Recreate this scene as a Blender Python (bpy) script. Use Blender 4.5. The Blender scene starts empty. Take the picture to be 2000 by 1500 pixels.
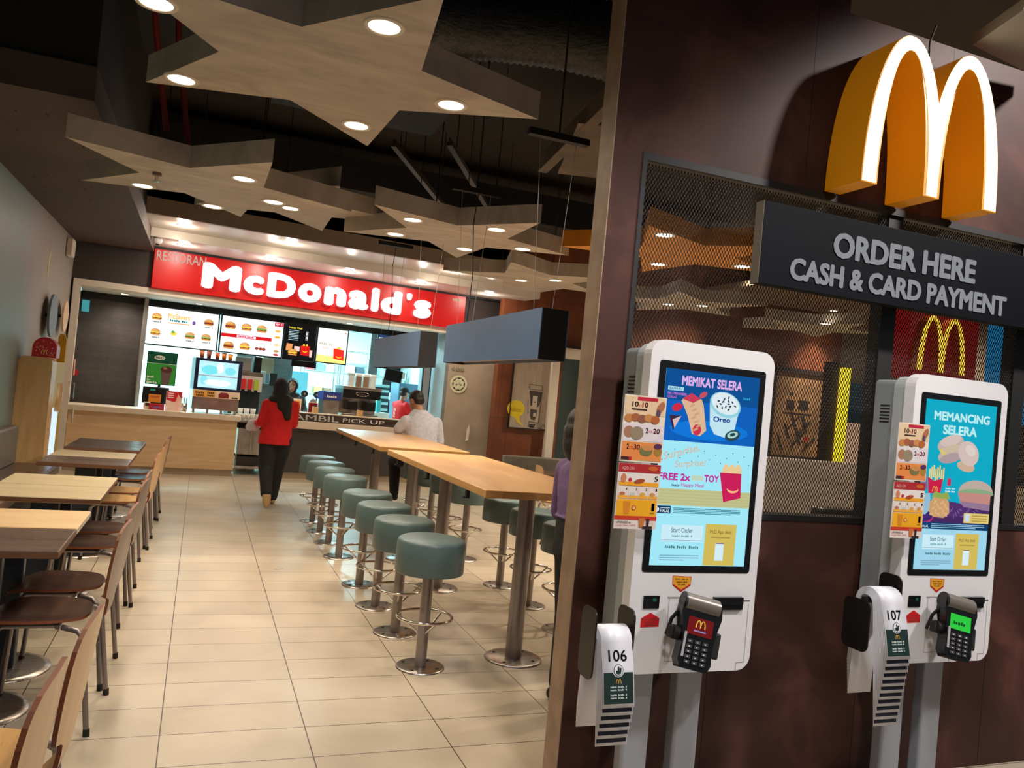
import bpy, math, random
from mathutils import Vector, Matrix
from mathutils.geometry import tessellate_polygon
random.seed(7)
sc = bpy.context.scene
COL = sc.collection
PI = math.pi

# ---------------------------------------------------------------- camera
FPX, YAW, PIT, ROL = 1568.3, math.radians(21.113), math.radians(1.236), math.radians(5.352)
cam_d = bpy.data.cameras.new('camera'); cam = bpy.data.objects.new('camera', cam_d); COL.objects.link(cam)
cam_d.sensor_fit = 'HORIZONTAL'; cam_d.sensor_width = 36.0; cam_d.lens = FPX / 2000 * 36.0
cam_d.clip_start = 0.05; cam_d.clip_end = 200
_f = Vector((math.sin(YAW)*math.cos(PIT), math.cos(YAW)*math.cos(PIT), math.sin(PIT)))
_r = Vector((math.cos(YAW), -math.sin(YAW), 0)); _u = _r.cross(_f)
_r2 = _r*math.cos(ROL) + _u*math.sin(ROL); _u2 = _u*math.cos(ROL) - _r*math.sin(ROL)
cam.matrix_world = Matrix(((_r2.x, _u2.x, -_f.x, 0), (_r2.y, _u2.y, -_f.y, 0), (_r2.z, _u2.z, -_f.z, 1.54), (0, 0, 0, 1)))
sc.camera = cam

# ---------------------------------------------------------------- world, exposure, large lights
w = bpy.data.worlds.new('world'); sc.world = w; w.use_nodes = True
w.node_tree.nodes['Background'].inputs[0].default_value = (0.75, 0.85, 1.0, 1)
w.node_tree.nodes['Background'].inputs[1].default_value = 0.15
sc.view_settings.view_transform = 'Standard'; sc.view_settings.look = 'None'
sc.view_settings.exposure = 0.0; sc.view_settings.gamma = 1.0; sc.view_settings.use_curve_mapping = False
WARM = (1.0, 0.85, 0.65); CYAN = (0.45, 0.92, 1.0)
P_SPOT = 38.0

def lamp(name, kind, loc, power, color=(1, 1, 1), size=0.1, parent=None, target=None, angle=120, blend=0.7, sy=None):
    d = bpy.data.lights.new(name, kind); d.energy = power; d.color = color
    if kind == 'SPOT':
        d.spot_size = math.radians(angle); d.spot_blend = blend; d.shadow_soft_size = size
    elif kind == 'AREA':
        d.size = size
        if sy: d.shape = 'RECTANGLE'; d.size_y = sy
    else: d.shadow_soft_size = size
    o = bpy.data.objects.new(name, d); COL.objects.link(o); o.location = loc
    if target is not None:
        o.rotation_euler = (Vector(target) - Vector(loc)).to_track_quat('-Z', 'Y').to_euler()
    if parent: o.parent = parent
    return o
# the mall corridor's ceiling lamps, above and beside the photographer
for i, (x, y, z, p, t) in enumerate([(1.3, 1.1, 4.3, 300, (1.35, 1.5, 0)), (4.7, 1.0, 4.3, 620, (3.5, 2.78, 1.9)),
                                     (0.9, -0.6, 4.3, 170, (2.2, 2.4, 0.9)), (-1.6, 0.6, 4.3, 60, (-0.8, 3.0, 0.5))]):
    lamp('mall_lamp', 'SPOT', (x, y, z), p, (1.0, 0.94, 0.90), 0.12, target=t, angle=(84 if i == 0 else 66), blend=(0.35 if i < 2 else 0.9))
# kitchen ceiling panels behind the counter
KITCHEN = [(0.6, 2.3, 230), (2.2, 3.2, 200), (3.8, 2.6, 230)]

# ---------------------------------------------------------------- materials
def lin(c):
    return tuple(((x/255.0)/12.92 if x <= 10 else ((x/255.0 + 0.055)/1.055)**2.4) for x in c)
def newmat(name):
    m = bpy.data.materials.new(name); m.use_nodes = True
    nt = m.node_tree; b = nt.nodes['Principled BSDF']
    return m, nt, b
_plain = {}
def mat(col, rough=0.55, metal=0.0, emit=0.0, name='paint', coat=0.0, alpha=1.0, trans=0.0):
    key = (tuple(col), rough, metal, emit, coat, alpha, trans)
    if key in _plain: return _plain[key]
    m, nt, b = newmat(name); c = (*lin(col), 1)
    b.inputs['Base Color'].default_value = c; b.inputs['Roughness'].default_value = rough
    b.inputs['Metallic'].default_value = metal; b.inputs['Coat Weight'].default_value = coat
    b.inputs['Alpha'].default_value = alpha; b.inputs['Transmission Weight'].default_value = trans
    if emit > 0:
        b.inputs['Emission Color'].default_value = c; b.inputs['Emission Strength'].default_value = emit
        b.inputs['Base Color'].default_value = (0, 0, 0, 1); b.inputs['Specular IOR Level'].default_value = 0.2
    _plain[key] = m
    return m
def tex(name, c1, c2, scale=3.0, stretch=(1, 1, 1), rough=(0.4, 0.6), detail=6, bump=0.0, dist=0.0, metal=0.0, contrast=(0.35, 0.65), coat=0.0, third=None):
    m, nt, b = newmat(name); N = nt.nodes; L = nt.links
    tc = N.new('ShaderNodeTexCoord'); mp = N.new('ShaderNodeMapping'); L.new(tc.outputs['Object'], mp.inputs['Vector'])
    mp.inputs['Scale'].default_value = stretch
    n = N.new('ShaderNodeTexNoise'); L.new(mp.outputs[0], n.inputs['Vector'])
    n.inputs['Scale'].default_value = scale; n.inputs['Detail'].default_value = detail; n.inputs['Distortion'].default_value = dist
    r = N.new('ShaderNodeValToRGB'); L.new(n.outputs['Fac'], r.inputs[0])
    r.color_ramp.elements[0].position = contrast[0]; r.color_ramp.elements[0].color = (*lin(c1), 1)
    r.color_ramp.elements[1].position = contrast[1]; r.color_ramp.elements[1].color = (*lin(c2), 1)
    if third:
        e = r.color_ramp.elements.new(0.5*(contrast[0]+contrast[1])); e.color = (*lin(third), 1)
    L.new(r.outputs[0], b.inputs['Base Color'])
    mr = N.new('ShaderNodeMapRange'); L.new(n.outputs['Fac'], mr.inputs[0]); mr.inputs[3].default_value = rough[0]; mr.inputs[4].default_value = rough[1]
    L.new(mr.outputs[0], b.inputs['Roughness']); b.inputs['Metallic'].default_value = metal; b.inputs['Coat Weight'].default_value = coat
    if bump:
        bp = N.new('ShaderNodeBump'); bp.inputs['Strength'].default_value = bump; bp.inputs['Distance'].default_value = 0.01
        L.new(n.outputs['Fac'], bp.inputs['Height']); L.new(bp.outputs[0], b.inputs['Normal'])
    return m
def tiles(name, c1, c2, mortar, bw, bh, off=(0, 0, 0), rot=(0, 0, 0), msize=0.003, rough=0.35, offset=0.0, noise=(8, 0.25)):
    m, nt, b = newmat(name); N = nt.nodes; L = nt.links
    tc = N.new('ShaderNodeTexCoord'); mp = N.new('ShaderNodeMapping'); L.new(tc.outputs['Object'], mp.inputs['Vector'])
    mp.inputs['Location'].default_value = off; mp.inputs['Rotation'].default_value = rot
    br = N.new('ShaderNodeTexBrick'); L.new(mp.outputs[0], br.inputs['Vector'])
    br.offset = offset; br.inputs['Scale'].default_value = 1; br.inputs['Mortar Size'].default_value = msize; br.inputs['Mortar Smooth'].default_value = 0.3
    br.inputs['Brick Width'].default_value = bw; br.inputs['Row Height'].default_value = bh
    br.inputs['Color1'].default_value = (*lin(c1), 1); br.inputs['Color2'].default_value = (*lin(c2), 1); br.inputs['Mortar'].default_value = (*lin(mortar), 1)
    n = N.new('ShaderNodeTexNoise'); L.new(tc.outputs['Object'], n.inputs['Vector']); n.inputs['Scale'].default_value = noise[0]; n.inputs['Detail'].default_value = 8
    n.inputs['Distortion'].default_value = 0.6
    mx = N.new('ShaderNodeMixRGB'); mx.blend_type = 'OVERLAY'; mx.inputs[0].default_value = noise[1]
    L.new(br.outputs['Color'], mx.inputs[1]); L.new(n.outputs['Fac'], mx.inputs[2]); L.new(mx.outputs[0], b.inputs['Base Color'])
    mr = N.new('ShaderNodeMapRange'); L.new(n.outputs['Fac'], mr.inputs[0]); mr.inputs[3].default_value = rough-0.08; mr.inputs[4].default_value = rough+0.12
    L.new(mr.outputs[0], b.inputs['Roughness'])
    bp = N.new('ShaderNodeBump'); bp.inputs['Strength'].default_value = 0.3; bp.inputs['Distance'].default_value = 0.003; bp.invert = True
    L.new(br.outputs['Fac'], bp.inputs['Height']); L.new(bp.outputs[0], b.inputs['Normal'])
    return m

FLOOR = tiles('floor_tile', (184, 170, 150), (178, 163, 143), (62, 50, 40), 0.6, 0.301, (0.02, -3.372+0.301*20, 0), msize=0.0028, rough=0.30, noise=(2.2, 0.30))
RUST = tex('rust_laminate', (54, 32, 28), (104, 67, 57), 2.2, (1, 1, 1), (0.5, 0.62), 10, 0.04, 0.8, contrast=(0.3, 0.72), third=(72, 44, 38))
RUSTWARM = tex('rust_panel', (92, 50, 30), (138, 80, 48), 2.6, (1, 1, 1), (0.4, 0.55), 9, 0.05, 0.6, third=(112, 62, 38))
STARM = tex('brushed_plaster', (172, 160, 148), (200, 188, 174), 2.0, (1, 2.4, 1), (0.5, 0.65), 9, 0.02, 1.2)
STARO = tex('orange_plaster', (206, 130, 28), (228, 152, 40), 3.0, (1, 2, 1), (0.5, 0.6), 8)
OAK = tex('oak_laminate', (182, 134, 76), (200, 152, 92), 1.6, (14, 1.2, 14), (0.28, 0.4), 6, 0.0, 0.8)
OAKX = tex('oak_laminate_cross', (212, 176, 130), (226, 194, 152), 1.4, (1.0, 10, 9), (0.35, 0.5), 7, 0.0, 0.9)
CREAMW = tex('cream_wood', (186, 168, 134), (200, 182, 148), 1.6, (1.2, 12, 12), (0.3, 0.42), 5)
WALNUT = tex('walnut_laminate', (82, 64, 56), (98, 78, 68), 1.6, (1.2, 12, 12), (0.22, 0.34), 5)
SEATDK = tex('dark_seat', (64, 44, 38), (78, 54, 46), 2, (8, 1, 8), (0.18, 0.28), 5)
SEATBK = tex('tan_sheen_back', (128, 104, 84), (146, 120, 98), 2, (8, 8, 1), (0.3, 0.4), 5)  # backs of the dark chairs; reflected sheen is put into this lighter tan
BIRCH = tex('birch_ply', (208, 164, 108), (222, 182, 128), 2, (8, 8, 1), (0.28, 0.4), 5)
BIRCHS = tex('birch_seat', (212, 166, 106), (224, 182, 124), 2, (8, 1, 8), (0.24, 0.34), 5)
PLYEDGE = mat((128, 70, 40), 0.5, name='ply_edge')
STEEL = tex('brushed_steel', (178, 168, 160), (206, 198, 190), 6, (1, 30, 1), (0.22, 0.36), 4, metal=1.0)
CHROME = mat((225, 215, 205), 0.13, 1.0, name='chrome')
POLE = mat((150, 140, 136), 0.34, 0.75, name='satin_pole')
LEGM = mat((140, 130, 128), 0.35, 0.7, name='chair_tube')
TEAL = tex('teal_vinyl', (82, 101, 101), (90, 110, 110), 9, (1, 1, 1), (0.34, 0.44), 4, 0.03)
COLWALL = tex('beige_plaster', (176, 160, 142), (192, 176, 158), 3, (1, 1, 1), (0.5, 0.65), 8, 0.03)
DARKC = tex('dark_ceiling', (30, 25, 23), (42, 36, 33), 2, (1, 1, 1), (0.7, 0.9), 6)
SOFFIT = tex('brown_soffit', (78, 62, 54), (90, 73, 64), 1.5, (1, 1, 1), (0.6, 0.8), 6, 0.02)
DARKWALL = mat((62, 54, 52), 0.7, name='dark_wall')
BULK = tex('soffit_paint', (206, 196, 188), (212, 202, 194), 1.5, (1, 1, 1), (0.28, 0.36), 4)
BULKD = tex('soffit_brown_paint', (146, 128, 112), (154, 136, 120), 1.5, (1, 1, 1), (0.4, 0.5), 4)
CREAM = mat((226, 214, 198), 0.5, name='cream_paint')
WHITE = mat((236, 234, 236), 0.32, name='white_plastic', coat=0.3)
WHITEP = mat((232, 230, 228), 0.5, name='white_paint')
GREYP = mat((140, 146, 148), 0.42, name='grey_metal_paint')
BLACK = mat((16, 16, 18), 0.3, name='black_plastic')
BLACKM = mat((20, 18, 18), 0.6, name='black_matt')
NAVY = tex('navy_sign', (9, 11, 17), (12, 15, 21), 3, (1, 1, 1), (0.6, 0.66), 3)
for _m, _v in ((NAVY, 0.08), (RUST, 0.22)): _m.node_tree.nodes['Principled BSDF'].inputs['Specular IOR Level'].default_value = _v
LAMPBLUE = tex('blue_grey_steel', (64, 92, 128), (74, 102, 138), 3, (1, 1, 1), (0.42, 0.5), 3)  # blue-grey steel, made bluer to carry cyan light from the screens
VINYLG = tex('grey_vinyl', (104, 98, 88), (116, 110, 98), 6, (1, 1, 1), (0.4, 0.5), 4, 0.03)
VINYLB = tex('brown_vinyl', (84, 62, 48), (98, 74, 58), 6, (1, 1, 1), (0.26, 0.36), 4, 0.03)
GREYTILE = tiles('grey_wall_tile', (86, 80, 78), (80, 75, 73), (60, 56, 54), 0.45, 0.09, rot=(PI/2, 0, 0), msize=0.002, rough=0.4, offset=0.0)
KITCHW = mat((222, 236, 238), 0.35, name='kitchen_wall')
SKINW = tex('skin_tone', (176, 122, 92), (190, 134, 104), 8, (1, 1, 1), (0.45, 0.55), 4)

# ---------------------------------------------------------------- mesh helper
_txt = {}
def text_mesh(s, bold=0.0):
    key = (s, bold)
    if key in _txt: return _txt[key]
    cu = bpy.data.curves.new('t', 'FONT'); cu.body = s; cu.size = 1.0; cu.resolution_u = 3
    o = bpy.data.objects.new('t', cu); COL.objects.link(o)
    dg = bpy.context.evaluated_depsgraph_get()
    me = bpy.data.meshes.new_from_object(o.evaluated_get(dg))
    vs = [(v.co.x, v.co.y) for v in me.vertices]; fs = [tuple(p.vertices) for p in me.polygons]
    bpy.data.objects.remove(o); bpy.data.curves.remove(cu); bpy.data.meshes.remove(me)
    if bold:
        n0 = len(vs); v0, f0 = vs[:], fs[:]; vs = []; fs = []
        for q, (ox, oy) in enumerate([(0, 0), (1, 0), (-1, 0), (0, 1), (0, -1), (.7, .7), (-.7, .7), (.7, -.7), (-.7, -.7)][:(9 if bold > 0.021 else 5)]):
            vs += [(x+ox*bold, y+oy*bold) for x, y in v0]; fs += [tuple(i+q*n0 for i in f) for f in f0]
    xs = [v[0] for v in vs]; ys = [v[1] for v in vs]
    r = (vs, fs, min(xs), max(xs), min(ys), max(ys)); _txt[key] = r
    return r
def axes(d):
    d = Vector(d).normalized(); a = Vector((0, 0, 1)) if abs(d.z) < 0.9 else Vector((1, 0, 0))
    u = d.cross(a).normalized(); return u, d.cross(u).normalized(), d
class MB:
    def __init__(s): s.v = []; s.f = []; s.m = []; s.sm = []; s.mats = []
    def mi(s, m):
        if m not in s.mats: s.mats.append(m)
        return s.mats.index(m)
    def add(s, vs, fs, m, smooth=False):
        o = len(s.v); s.v += [tuple(v) for v in vs]; k = s.mi(m)
        for f in fs: s.f.append(tuple(i+o for i in f)); s.m.append(k); s.sm.append(smooth)
        return s
    def box(s, x0, x1, y0, y1, z0, z1, m):
        vs = [(x, y, z) for z in (z0, z1) for y in (y0, y1) for x in (x0, x1)]
        return s.add(vs, [(0, 2, 3, 1), (4, 5, 7, 6), (0, 1, 5, 4), (2, 6, 7, 3), (0, 4, 6, 2), (1, 3, 7, 5)], m)
    def obox(s, c, sx, sy, sz, m, R=None):
        R = R or Matrix.Identity(3); c = Vector(c)
        vs = [c + R @ Vector((x*sx/2, y*sy/2, z*sz/2)) for z in (-1, 1) for y in (-1, 1) for x in (-1, 1)]
        return s.add(vs, [(0, 2, 3, 1), (4, 5, 7, 6), (0, 1, 5, 4), (2, 6, 7, 3), (0, 4, 6, 2), (1, 3, 7, 5)], m)
    def cyl(s, p0, p1, r0, m, r1=None, n=24, caps=True, smooth=True):
        r1 = r0 if r1 is None else r1; p0 = Vector(p0); p1 = Vector(p1); u, v, d = axes(p1-p0)
        vs = []
        for p, r in ((p0, r0), (p1, r1)):
            for i in range(n):
                a = 2*PI*i/n; vs.append(p + u*math.cos(a)*r + v*math.sin(a)*r)
        s.add(vs, [(i, (i+1) % n, n+(i+1) % n, n+i) for i in range(n)], m, smooth)
        if caps:
            s.add(vs[:n], [tuple(range(n))[::-1]], m); s.add(vs[n:], [tuple(range(n))], m)
        return s
    def lathe(s, prof, m, c=(0, 0, 0), n=32, smooth=True):
        vs = []; fs = []; k = len(prof)
        for i in range(n):
            a = 2*PI*i/n
            for r, z in prof: vs.append((c[0]+r*math.cos(a), c[1]+r*math.sin(a), c[2]+z))
        for i in range(n):
            j = (i+1) % n
            for q in range(k-1): fs.append((i*k+q, j*k+q, j*k+q+1, i*k+q+1))
        return s.add(vs, fs, m, smooth)
    def tube(s, pts, r, m, n=10, closed=False, caps=True):
        pts = [Vector(p) for p in pts]; k = len(pts); vs = []; fs = []
        u = None
        for i, p in enumerate(pts):
            if closed: d = (pts[(i+1) % k]-pts[i-1])
            else: d = pts[min(i+1, k-1)]-pts[max(i-1, 0)]
            d.normalize()
            if u is None: u, _, _ = axes(d)
            u = (u - d*u.dot(d)).normalized(); v = d.cross(u)
            for j in range(n):
                a = 2*PI*j/n; vs.append(p + (u*math.cos(a) + v*math.sin(a))*r)
        for i in range(k if closed else k-1):
            ii = (i+1) % k
            for j in range(n): fs.append((i*n+j, i*n+(j+1) % n, ii*n+(j+1) % n, ii*n+j))
        s.add(vs, fs, m, True)
        if caps and not closed:
            s.add(vs[:n], [tuple(range(n))[::-1]], m); s.add(vs[-n:], [tuple(range(n))], m)
        return s
    def prism(s, poly, a, b, m, axis='z', side=None, smooth=False):
        f = {'z': lambda x, y, t: (x, y, t), 'y': lambda x, y, t: (x, t, y), 'x': lambda x, y, t: (t, x, y)}[axis]
        n = len(poly); tr = tessellate_polygon([[Vector((x, y, 0)) for x, y in poly]])
        lo = [f(x, y, a) for x, y in poly]; hi = [f(x, y, b) for x, y in poly]
        s.add(lo, tr, m); s.add(hi, [t[::-1] for t in tr], m)
        s.add(lo+hi, [(i, (i+1) % n, n+(i+1) % n, n+i) for i in range(n)], side or m, smooth)
        return s
    # flat picture layers in the local x-z plane, facing -y
    def R(s, x0, x1, z0, z1, m, y=0.0): return s.add([(x0, y, z0), (x1, y, z0), (x1, y, z1), (x0, y, z1)], [(0, 1, 2, 3)], m)
    def E(s, cx, cz, rx, rz, m, y=0.0, a0=0, a1=360, n=20, tilt=0):
        t = math.radians(tilt); vs = []
        for i in range(n+1):
            a = math.radians(a0+(a1-a0)*i/n); ex, ez = rx*math.cos(a), rz*math.sin(a)
            vs.append((cx+ex*math.cos(t)-ez*math.sin(t), y, cz+ex*math.sin(t)+ez*math.cos(t)))
        return s.add(vs, [tuple(range(n+1))], m)
    def P(s, poly, m, y=0.0):
        tr = tessellate_polygon([[Vector((x, z, 0)) for x, z in poly]])
        return s.add([(x, y, z) for x, z in poly], tr, m)
    def T(s, st, x0, x1, z0, z1, m, y=0.0, bold=0.0, depth=0.0, slope=0.0):
        vs, fs, a, b, c, d = text_mesh(st, bold)
        if x1 is None: x1 = x0 + (b-a)*(z1-z0)/(d-c)
        P = [(x0+(vx-a)/(b-a)*(x1-x0), z0+(vy-c)/(d-c)*(z1-z0)+slope*(x0+(vx-a)/(b-a)*(x1-x0)-x0)) for vx, vy in vs]
        if depth:
            s.add([(x, y-depth, z) for x, z in P], fs, m)
            cnt = {}
            for f in fs:
                for i in range(len(f)):
                    e = (f[i], f[(i+1) % len(f)]); cnt[e] = 1
            n = len(P); ef = [(e[0], e[1], e[1]+n, e[0]+n) for e in cnt if (e[1], e[0]) not in cnt]
            s.add([(x, y-depth, z) for x, z in P]+[(x, y, z) for x, z in P], ef, m)
        else: s.add([(x, y, z) for x, z in P], fs, m)
        return s
    def B(s, x0, x1, z0, z1, m, y=0.0):
        # unreadable small print: a broken row of blocks
        x = x0; i = 0; h = z1-z0
        while x < x1-h*0.3:
            w_ = h*(0.45+0.35*((i*7) % 5)/4)
            if i % 6 != 5: s.R(x, min(x+w_, x1), z0, z1-(h*0.25 if i % 3 else 0), m, y)
            x += w_+h*0.22; i += 1
        return s
    def build(s, name, parent=None, loc=(0, 0, 0), rotz=0.0, rot=None, bevel=0.0, seg=2, label=None):
        me = bpy.data.meshes.new(name); me.from_pydata(s.v, [], s.f)
        for m in s.mats: me.materials.append(m)
        me.polygons.foreach_set('material_index', s.m); me.polygons.foreach_set('use_smooth', s.sm); me.update()
        o = bpy.data.objects.new(name, me); COL.objects.link(o); o.location = loc; o.rotation_euler = rot or (0, 0, rotz)
        if parent: o.parent = parent
        if bevel:
            b = o.modifiers.new('bevel', 'BEVEL'); b.width = bevel; b.segments = seg; b.limit_method = 'ANGLE'; b.angle_limit = math.radians(40); b.use_clamp_overlap = True
        if label: o['label'] = label
        return o
def rrect(x0, x1, z0, z1, r, n=6):
    P = []
    for cx, cz, a in ((x1-r, z1-r, 0), (x0+r, z1-r, 90), (x0+r, z0+r, 180), (x1-r, z0+r, 270)):
        for i in range(n+1):
            t = math.radians(a+90*i/n); P.append((cx+r*math.cos(t), cz+r*math.sin(t)))
    return P
def tag(o, label, cat, group=None):
    o['label'] = label; o['category'] = cat
    if group: o['group'] = group
    return o
def thing(name, label, cat, loc=(0, 0, 0), rotz=0.0, group=None):
    o = bpy.data.objects.new(name, None); COL.objects.link(o); o.location = loc; o.rotation_euler = (0, 0, rotz); o.empty_display_size = 0.1
    return tag(o, label, cat, group)
def struct(o): o['kind'] = 'structure'; return o
def copy_tree(o, parent=None):
    c = o.copy(); COL.objects.link(c)
    if parent: c.parent = parent
    for ch in [x for x in bpy.data.objects if x.parent == o]: copy_tree(ch, c)
    return c
TH = math.radians(6.5); OC = Vector((-0.8, 12.75, 0)); UC = Vector((math.cos(TH), math.sin(TH), 0)); VC = Vector((-math.sin(TH), math.cos(TH), 0))
def CF(u, v, z=0.0): return OC + UC*u + VC*v + Vector((0, 0, z))
def cstruct(b, name, **k): return struct(b.build(name, loc=OC, rotz=TH, **k))

# ---------------------------------------------------------------- setting
b = MB(); b.add([(-6, -4, 0), (18, -4, 0), (18, 18, 0), (-6, 18, 0)], [(0, 1, 2, 3)], FLOOR); struct(b.build('floor'))
b = MB(); b.box(-6, 18, -4, 20, 4.6, 4.7, DARKC); struct(b.build('ceiling'))
# left wall: teal paint near, warm grey beyond
m, nt, bs = newmat('teal_to_grey_paint'); N = nt.nodes; L = nt.links
tc = N.new('ShaderNodeTexCoord'); sp = N.new('ShaderNodeSeparateXYZ'); L.new(tc.outputs['Object'], sp.inputs[0])
nz = N.new('ShaderNodeTexNoise'); L.new(tc.outputs['Object'], nz.inputs['Vector']); nz.inputs['Scale'].default_value = 3
ad = N.new('ShaderNodeMath'); ad.operation = 'MULTIPLY_ADD'; L.new(nz.outputs['Fac'], ad.inputs[0]); ad.inputs[1].default_value = 0.25; L.new(sp.outputs['Y'], ad.inputs[2])
mr = N.new('ShaderNodeMapRange'); L.new(ad.outputs[0], mr.inputs[0]); mr.inputs[1].default_value = 9.35; mr.inputs[2].default_value = 10.3
mx = N.new('ShaderNodeMixRGB'); L.new(mr.outputs[0], mx.inputs[0]); mx.inputs[1].default_value = (*lin((132, 152, 146)), 1); mx.inputs[2].default_value = (*lin((160, 150, 142)), 1)
L.new(mx.outputs[0], bs.inputs['Base Color']); bs.inputs['Roughness'].default_value = 0.5
WALLM = m
b = MB(); b.box(-1.95, -1.8, -4, 18, 0, 4.6, WALLM); struct(b.build('wall_left'))
# dropped brown soffit along the left wall
b = MB(); b.box(-1.8, -0.8, 5.77, 12.62, 3.2, 3.42, SOFFIT)
for i in range(26):
    x = -1.72+random.random()*0.85; y = 5.9+random.random()*6.3; b.box(x, x+0.012, y, y+0.03+random.random()*0.05, 3.197, 3.2, BLACKM)
struct(b.build('trim_1'))
b = MB(); b.box(-1.8, -0.81, 5.80, 12.6, 3.425, 4.58, DARKC); b.box(-1.8, -0.78, 1.5, 5.79, 3.95, 4.58, mat((34, 22, 22), 0.8, name='dark_maroon')); struct(b.build('trim_2'))
# dark wall over the portal at the left
b = MB(); b.box(-1.1, 0.02, 0.0, 0.1, 2.66, 3.42, DARKWALL); cstruct(b, 'wall_back')
# portal frame of the counter opening
b = MB(); b.box(-0.98, 4.72, -0.04, 0.3, 2.60, 2.685, CREAM); b.box(-0.98, -0.885, -0.04, 0.3, 0.0, 2.6, CREAM)
b.box(4.70, 4.78, -0.02, 1.2, 0, 2.6, GREYP); cstruct(b, 'trim_3', bevel=0.004)
# ceiling inside the counter opening, kitchen shell
b = MB(); b.box(-0.88, 4.7, 0.3, 0.95, 2.60, 2.66, WHITEP); cstruct(b, 'trim_4')
b = MB(); b.box(-0.95, 5.6, 0.95, 4.6, 2.95, 3.0, KITCHW); b.box(-0.88, 4.7, 0.95, 0.98, 2.5, 2.95, BLACKM); cstruct(b, 'trim_5')
b = MB(); b.box(-0.9, -0.02, 1.0, 1.06, 0, 2.6, GREYTILE); b.box(-0.02, 0.03, 0.7, 1.08, 0, 2.6, mat((150, 146, 142), 0.4, name='post')); cstruct(b, 'wall_inner')
b = MB(); b.box(-0.95, 5.6, 4.5, 4.6, 0, 2.95, KITCHW); b.box(5.5, 5.6, 0.3, 4.5, 0, 2.95, KITCHW); b.box(-0.98, -0.9, 0.3, 4.5, 0, 2.95, DARKWALL)
cstruct(b, 'wall_kitchen')
# a grey partition halfway into the kitchen, with pass-through gaps
b = MB(); KP = tex('kitchen_steel_panel', (120, 124, 126), (140, 144, 146), 5, (1, 1, 20), (0.35, 0.5), 4)
b.box(1.62, 1.95, 2.2, 2.3, 0, 2.95, KP); b.box(2.08, 2.62, 2.2, 2.3, 0, 2.95, KP); b.box(3.95, 4.12, 1.9, 2.0, 0, 2.95, KP); cstruct(b, 'trim_6')
# stepped bulkhead over the sign
b = MB(); b.box(-0.3, 5.85, -0.98, 0.05, 3.29, 3.42, BULK); b.box(-0.3, 5.85, -2.0, -1.0, 3.40, 3.42, BULK)
b.box(-0.3, 5.85, -1.05, -0.98, 3.285, 3.42, BULK)
b.box(-0.3, 5.85, -2.08, -2.0, 3.40, 3.60, BULKD); b.box(-0.3, 5.85, -2.0, 0.05, 3.42, 3.60, BULKD)
b.box(-0.02, 5.85, -0.1, 0.05, 3.255, 3.29, BLACKM); cstruct(b, 'trim_7')
b = MB(); b.box(4.95, 5.85, 0.0, 0.1, 2.68, 3.29, DARKWALL); cstruct(b, 'trim_8')
# beige column at the right of the counter, with a skirting
b = MB(); b.add([(3.93, 13.26, 0), (4.86, 13.30, 0), (4.86, 13.7, 0), (3.93, 13.7, 0), (3.93, 13.26, 2.7), (4.86, 13.30, 2.7), (4.86, 13.7, 2.7), (3.93, 13.7, 2.7)],
                 [(0, 1, 5, 4), (1, 2, 6, 5), (2, 3, 7, 6), (3, 0, 4, 7), (4, 5, 6, 7)], COLWALL); struct(b.build('wall_column'))
# far right rust-brown wall
BR = tiles('rust_wall_panel', (128, 72, 44), (112, 62, 38), (60, 34, 24), 0.62, 1.25, rot=(PI/2, 0, 0), msize=0.003, rough=0.45, offset=0.3, noise=(3, 0.5))
b = MB(); b.box(4.70, 5.9, 12.9, 13.1, 0, 4.6, BR); b.box(5.9, 6.6, 12.9, 13.1, 2.55, 4.6, BR); b.box(6.6, 12.1, 12.9, 13.1, 0, 4.6, BR)
b.box(12.1, 18, 13.4, 13.6, 0, 4.6, COLWALL); struct(b.build('wall_far'))
b = MB(); b.box(5.66, 5.80, 12.78, 12.92, 0, 2.52, CREAM); b.box(5.66, 6.75, 12.76, 12.92, 2.38, 2.56, CREAM); b.box(5.62, 6.8, 12.74, 12.9, 2.56, 2.6, BLACKM)
b.box(5.9, 6.6, 13.5, 13.55, 0, 2.5, mat((120, 150, 156), 0.5, name='blue_grey')); struct(b.build('door_1'))
b = MB(); b.box(17.8, 18, -4, 13.4, 0, 4.6, COLWALL); struct(b.build('wall_right'))
b = MB(); b.box(-1.8, 18, 17.8, 18, 0, 4.6, DARKC); struct(b.build('wall_rear'))
b = MB(); b.box(8.6, 17.8, 10.6, 12.88, 3.905, 4.0, BULKD); struct(b.build('trim_12'))
# kiosk wall with the mesh opening
YW = 2.78
X0, X1, Z0, Z1 = 1.535, 4.1, 1.14, 2.57
b = MB(); b.box(1.404, X0, YW, 2.90, 0, 4.6, RUST); b.box(X0, X1, YW, 2.90, 0, Z0, RUST); b.box(X0, X1, YW, 2.90, Z1, 3.38, RUST); b.box(X1, 7.5, YW, 2.90, 0, 3.38, RUST)
b.box(X0, 2.5, YW+0.001, 2.899, 3.38, 4.6, RUST)
struct(b.build('wall_front'))
b = MB(); b.box(1.400, 1.404, YW, 2.90, 0, 4.6, tex('edge_board', (150, 122, 100), (170, 142, 116), 10, (1, 1, 1), (0.5, 0.6), 6)); struct(b.build('trim_9'))
b = MB()
for x in (2.33, 3.13, 3.93): b.box(x, x+0.003, YW-0.001, YW, 2.6, 3.38, BLACKM); b.box(x-0.28, x-0.277, YW-0.001, YW, 0, 1.12, BLACKM)
struct(b.build('trim_10'))
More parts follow.
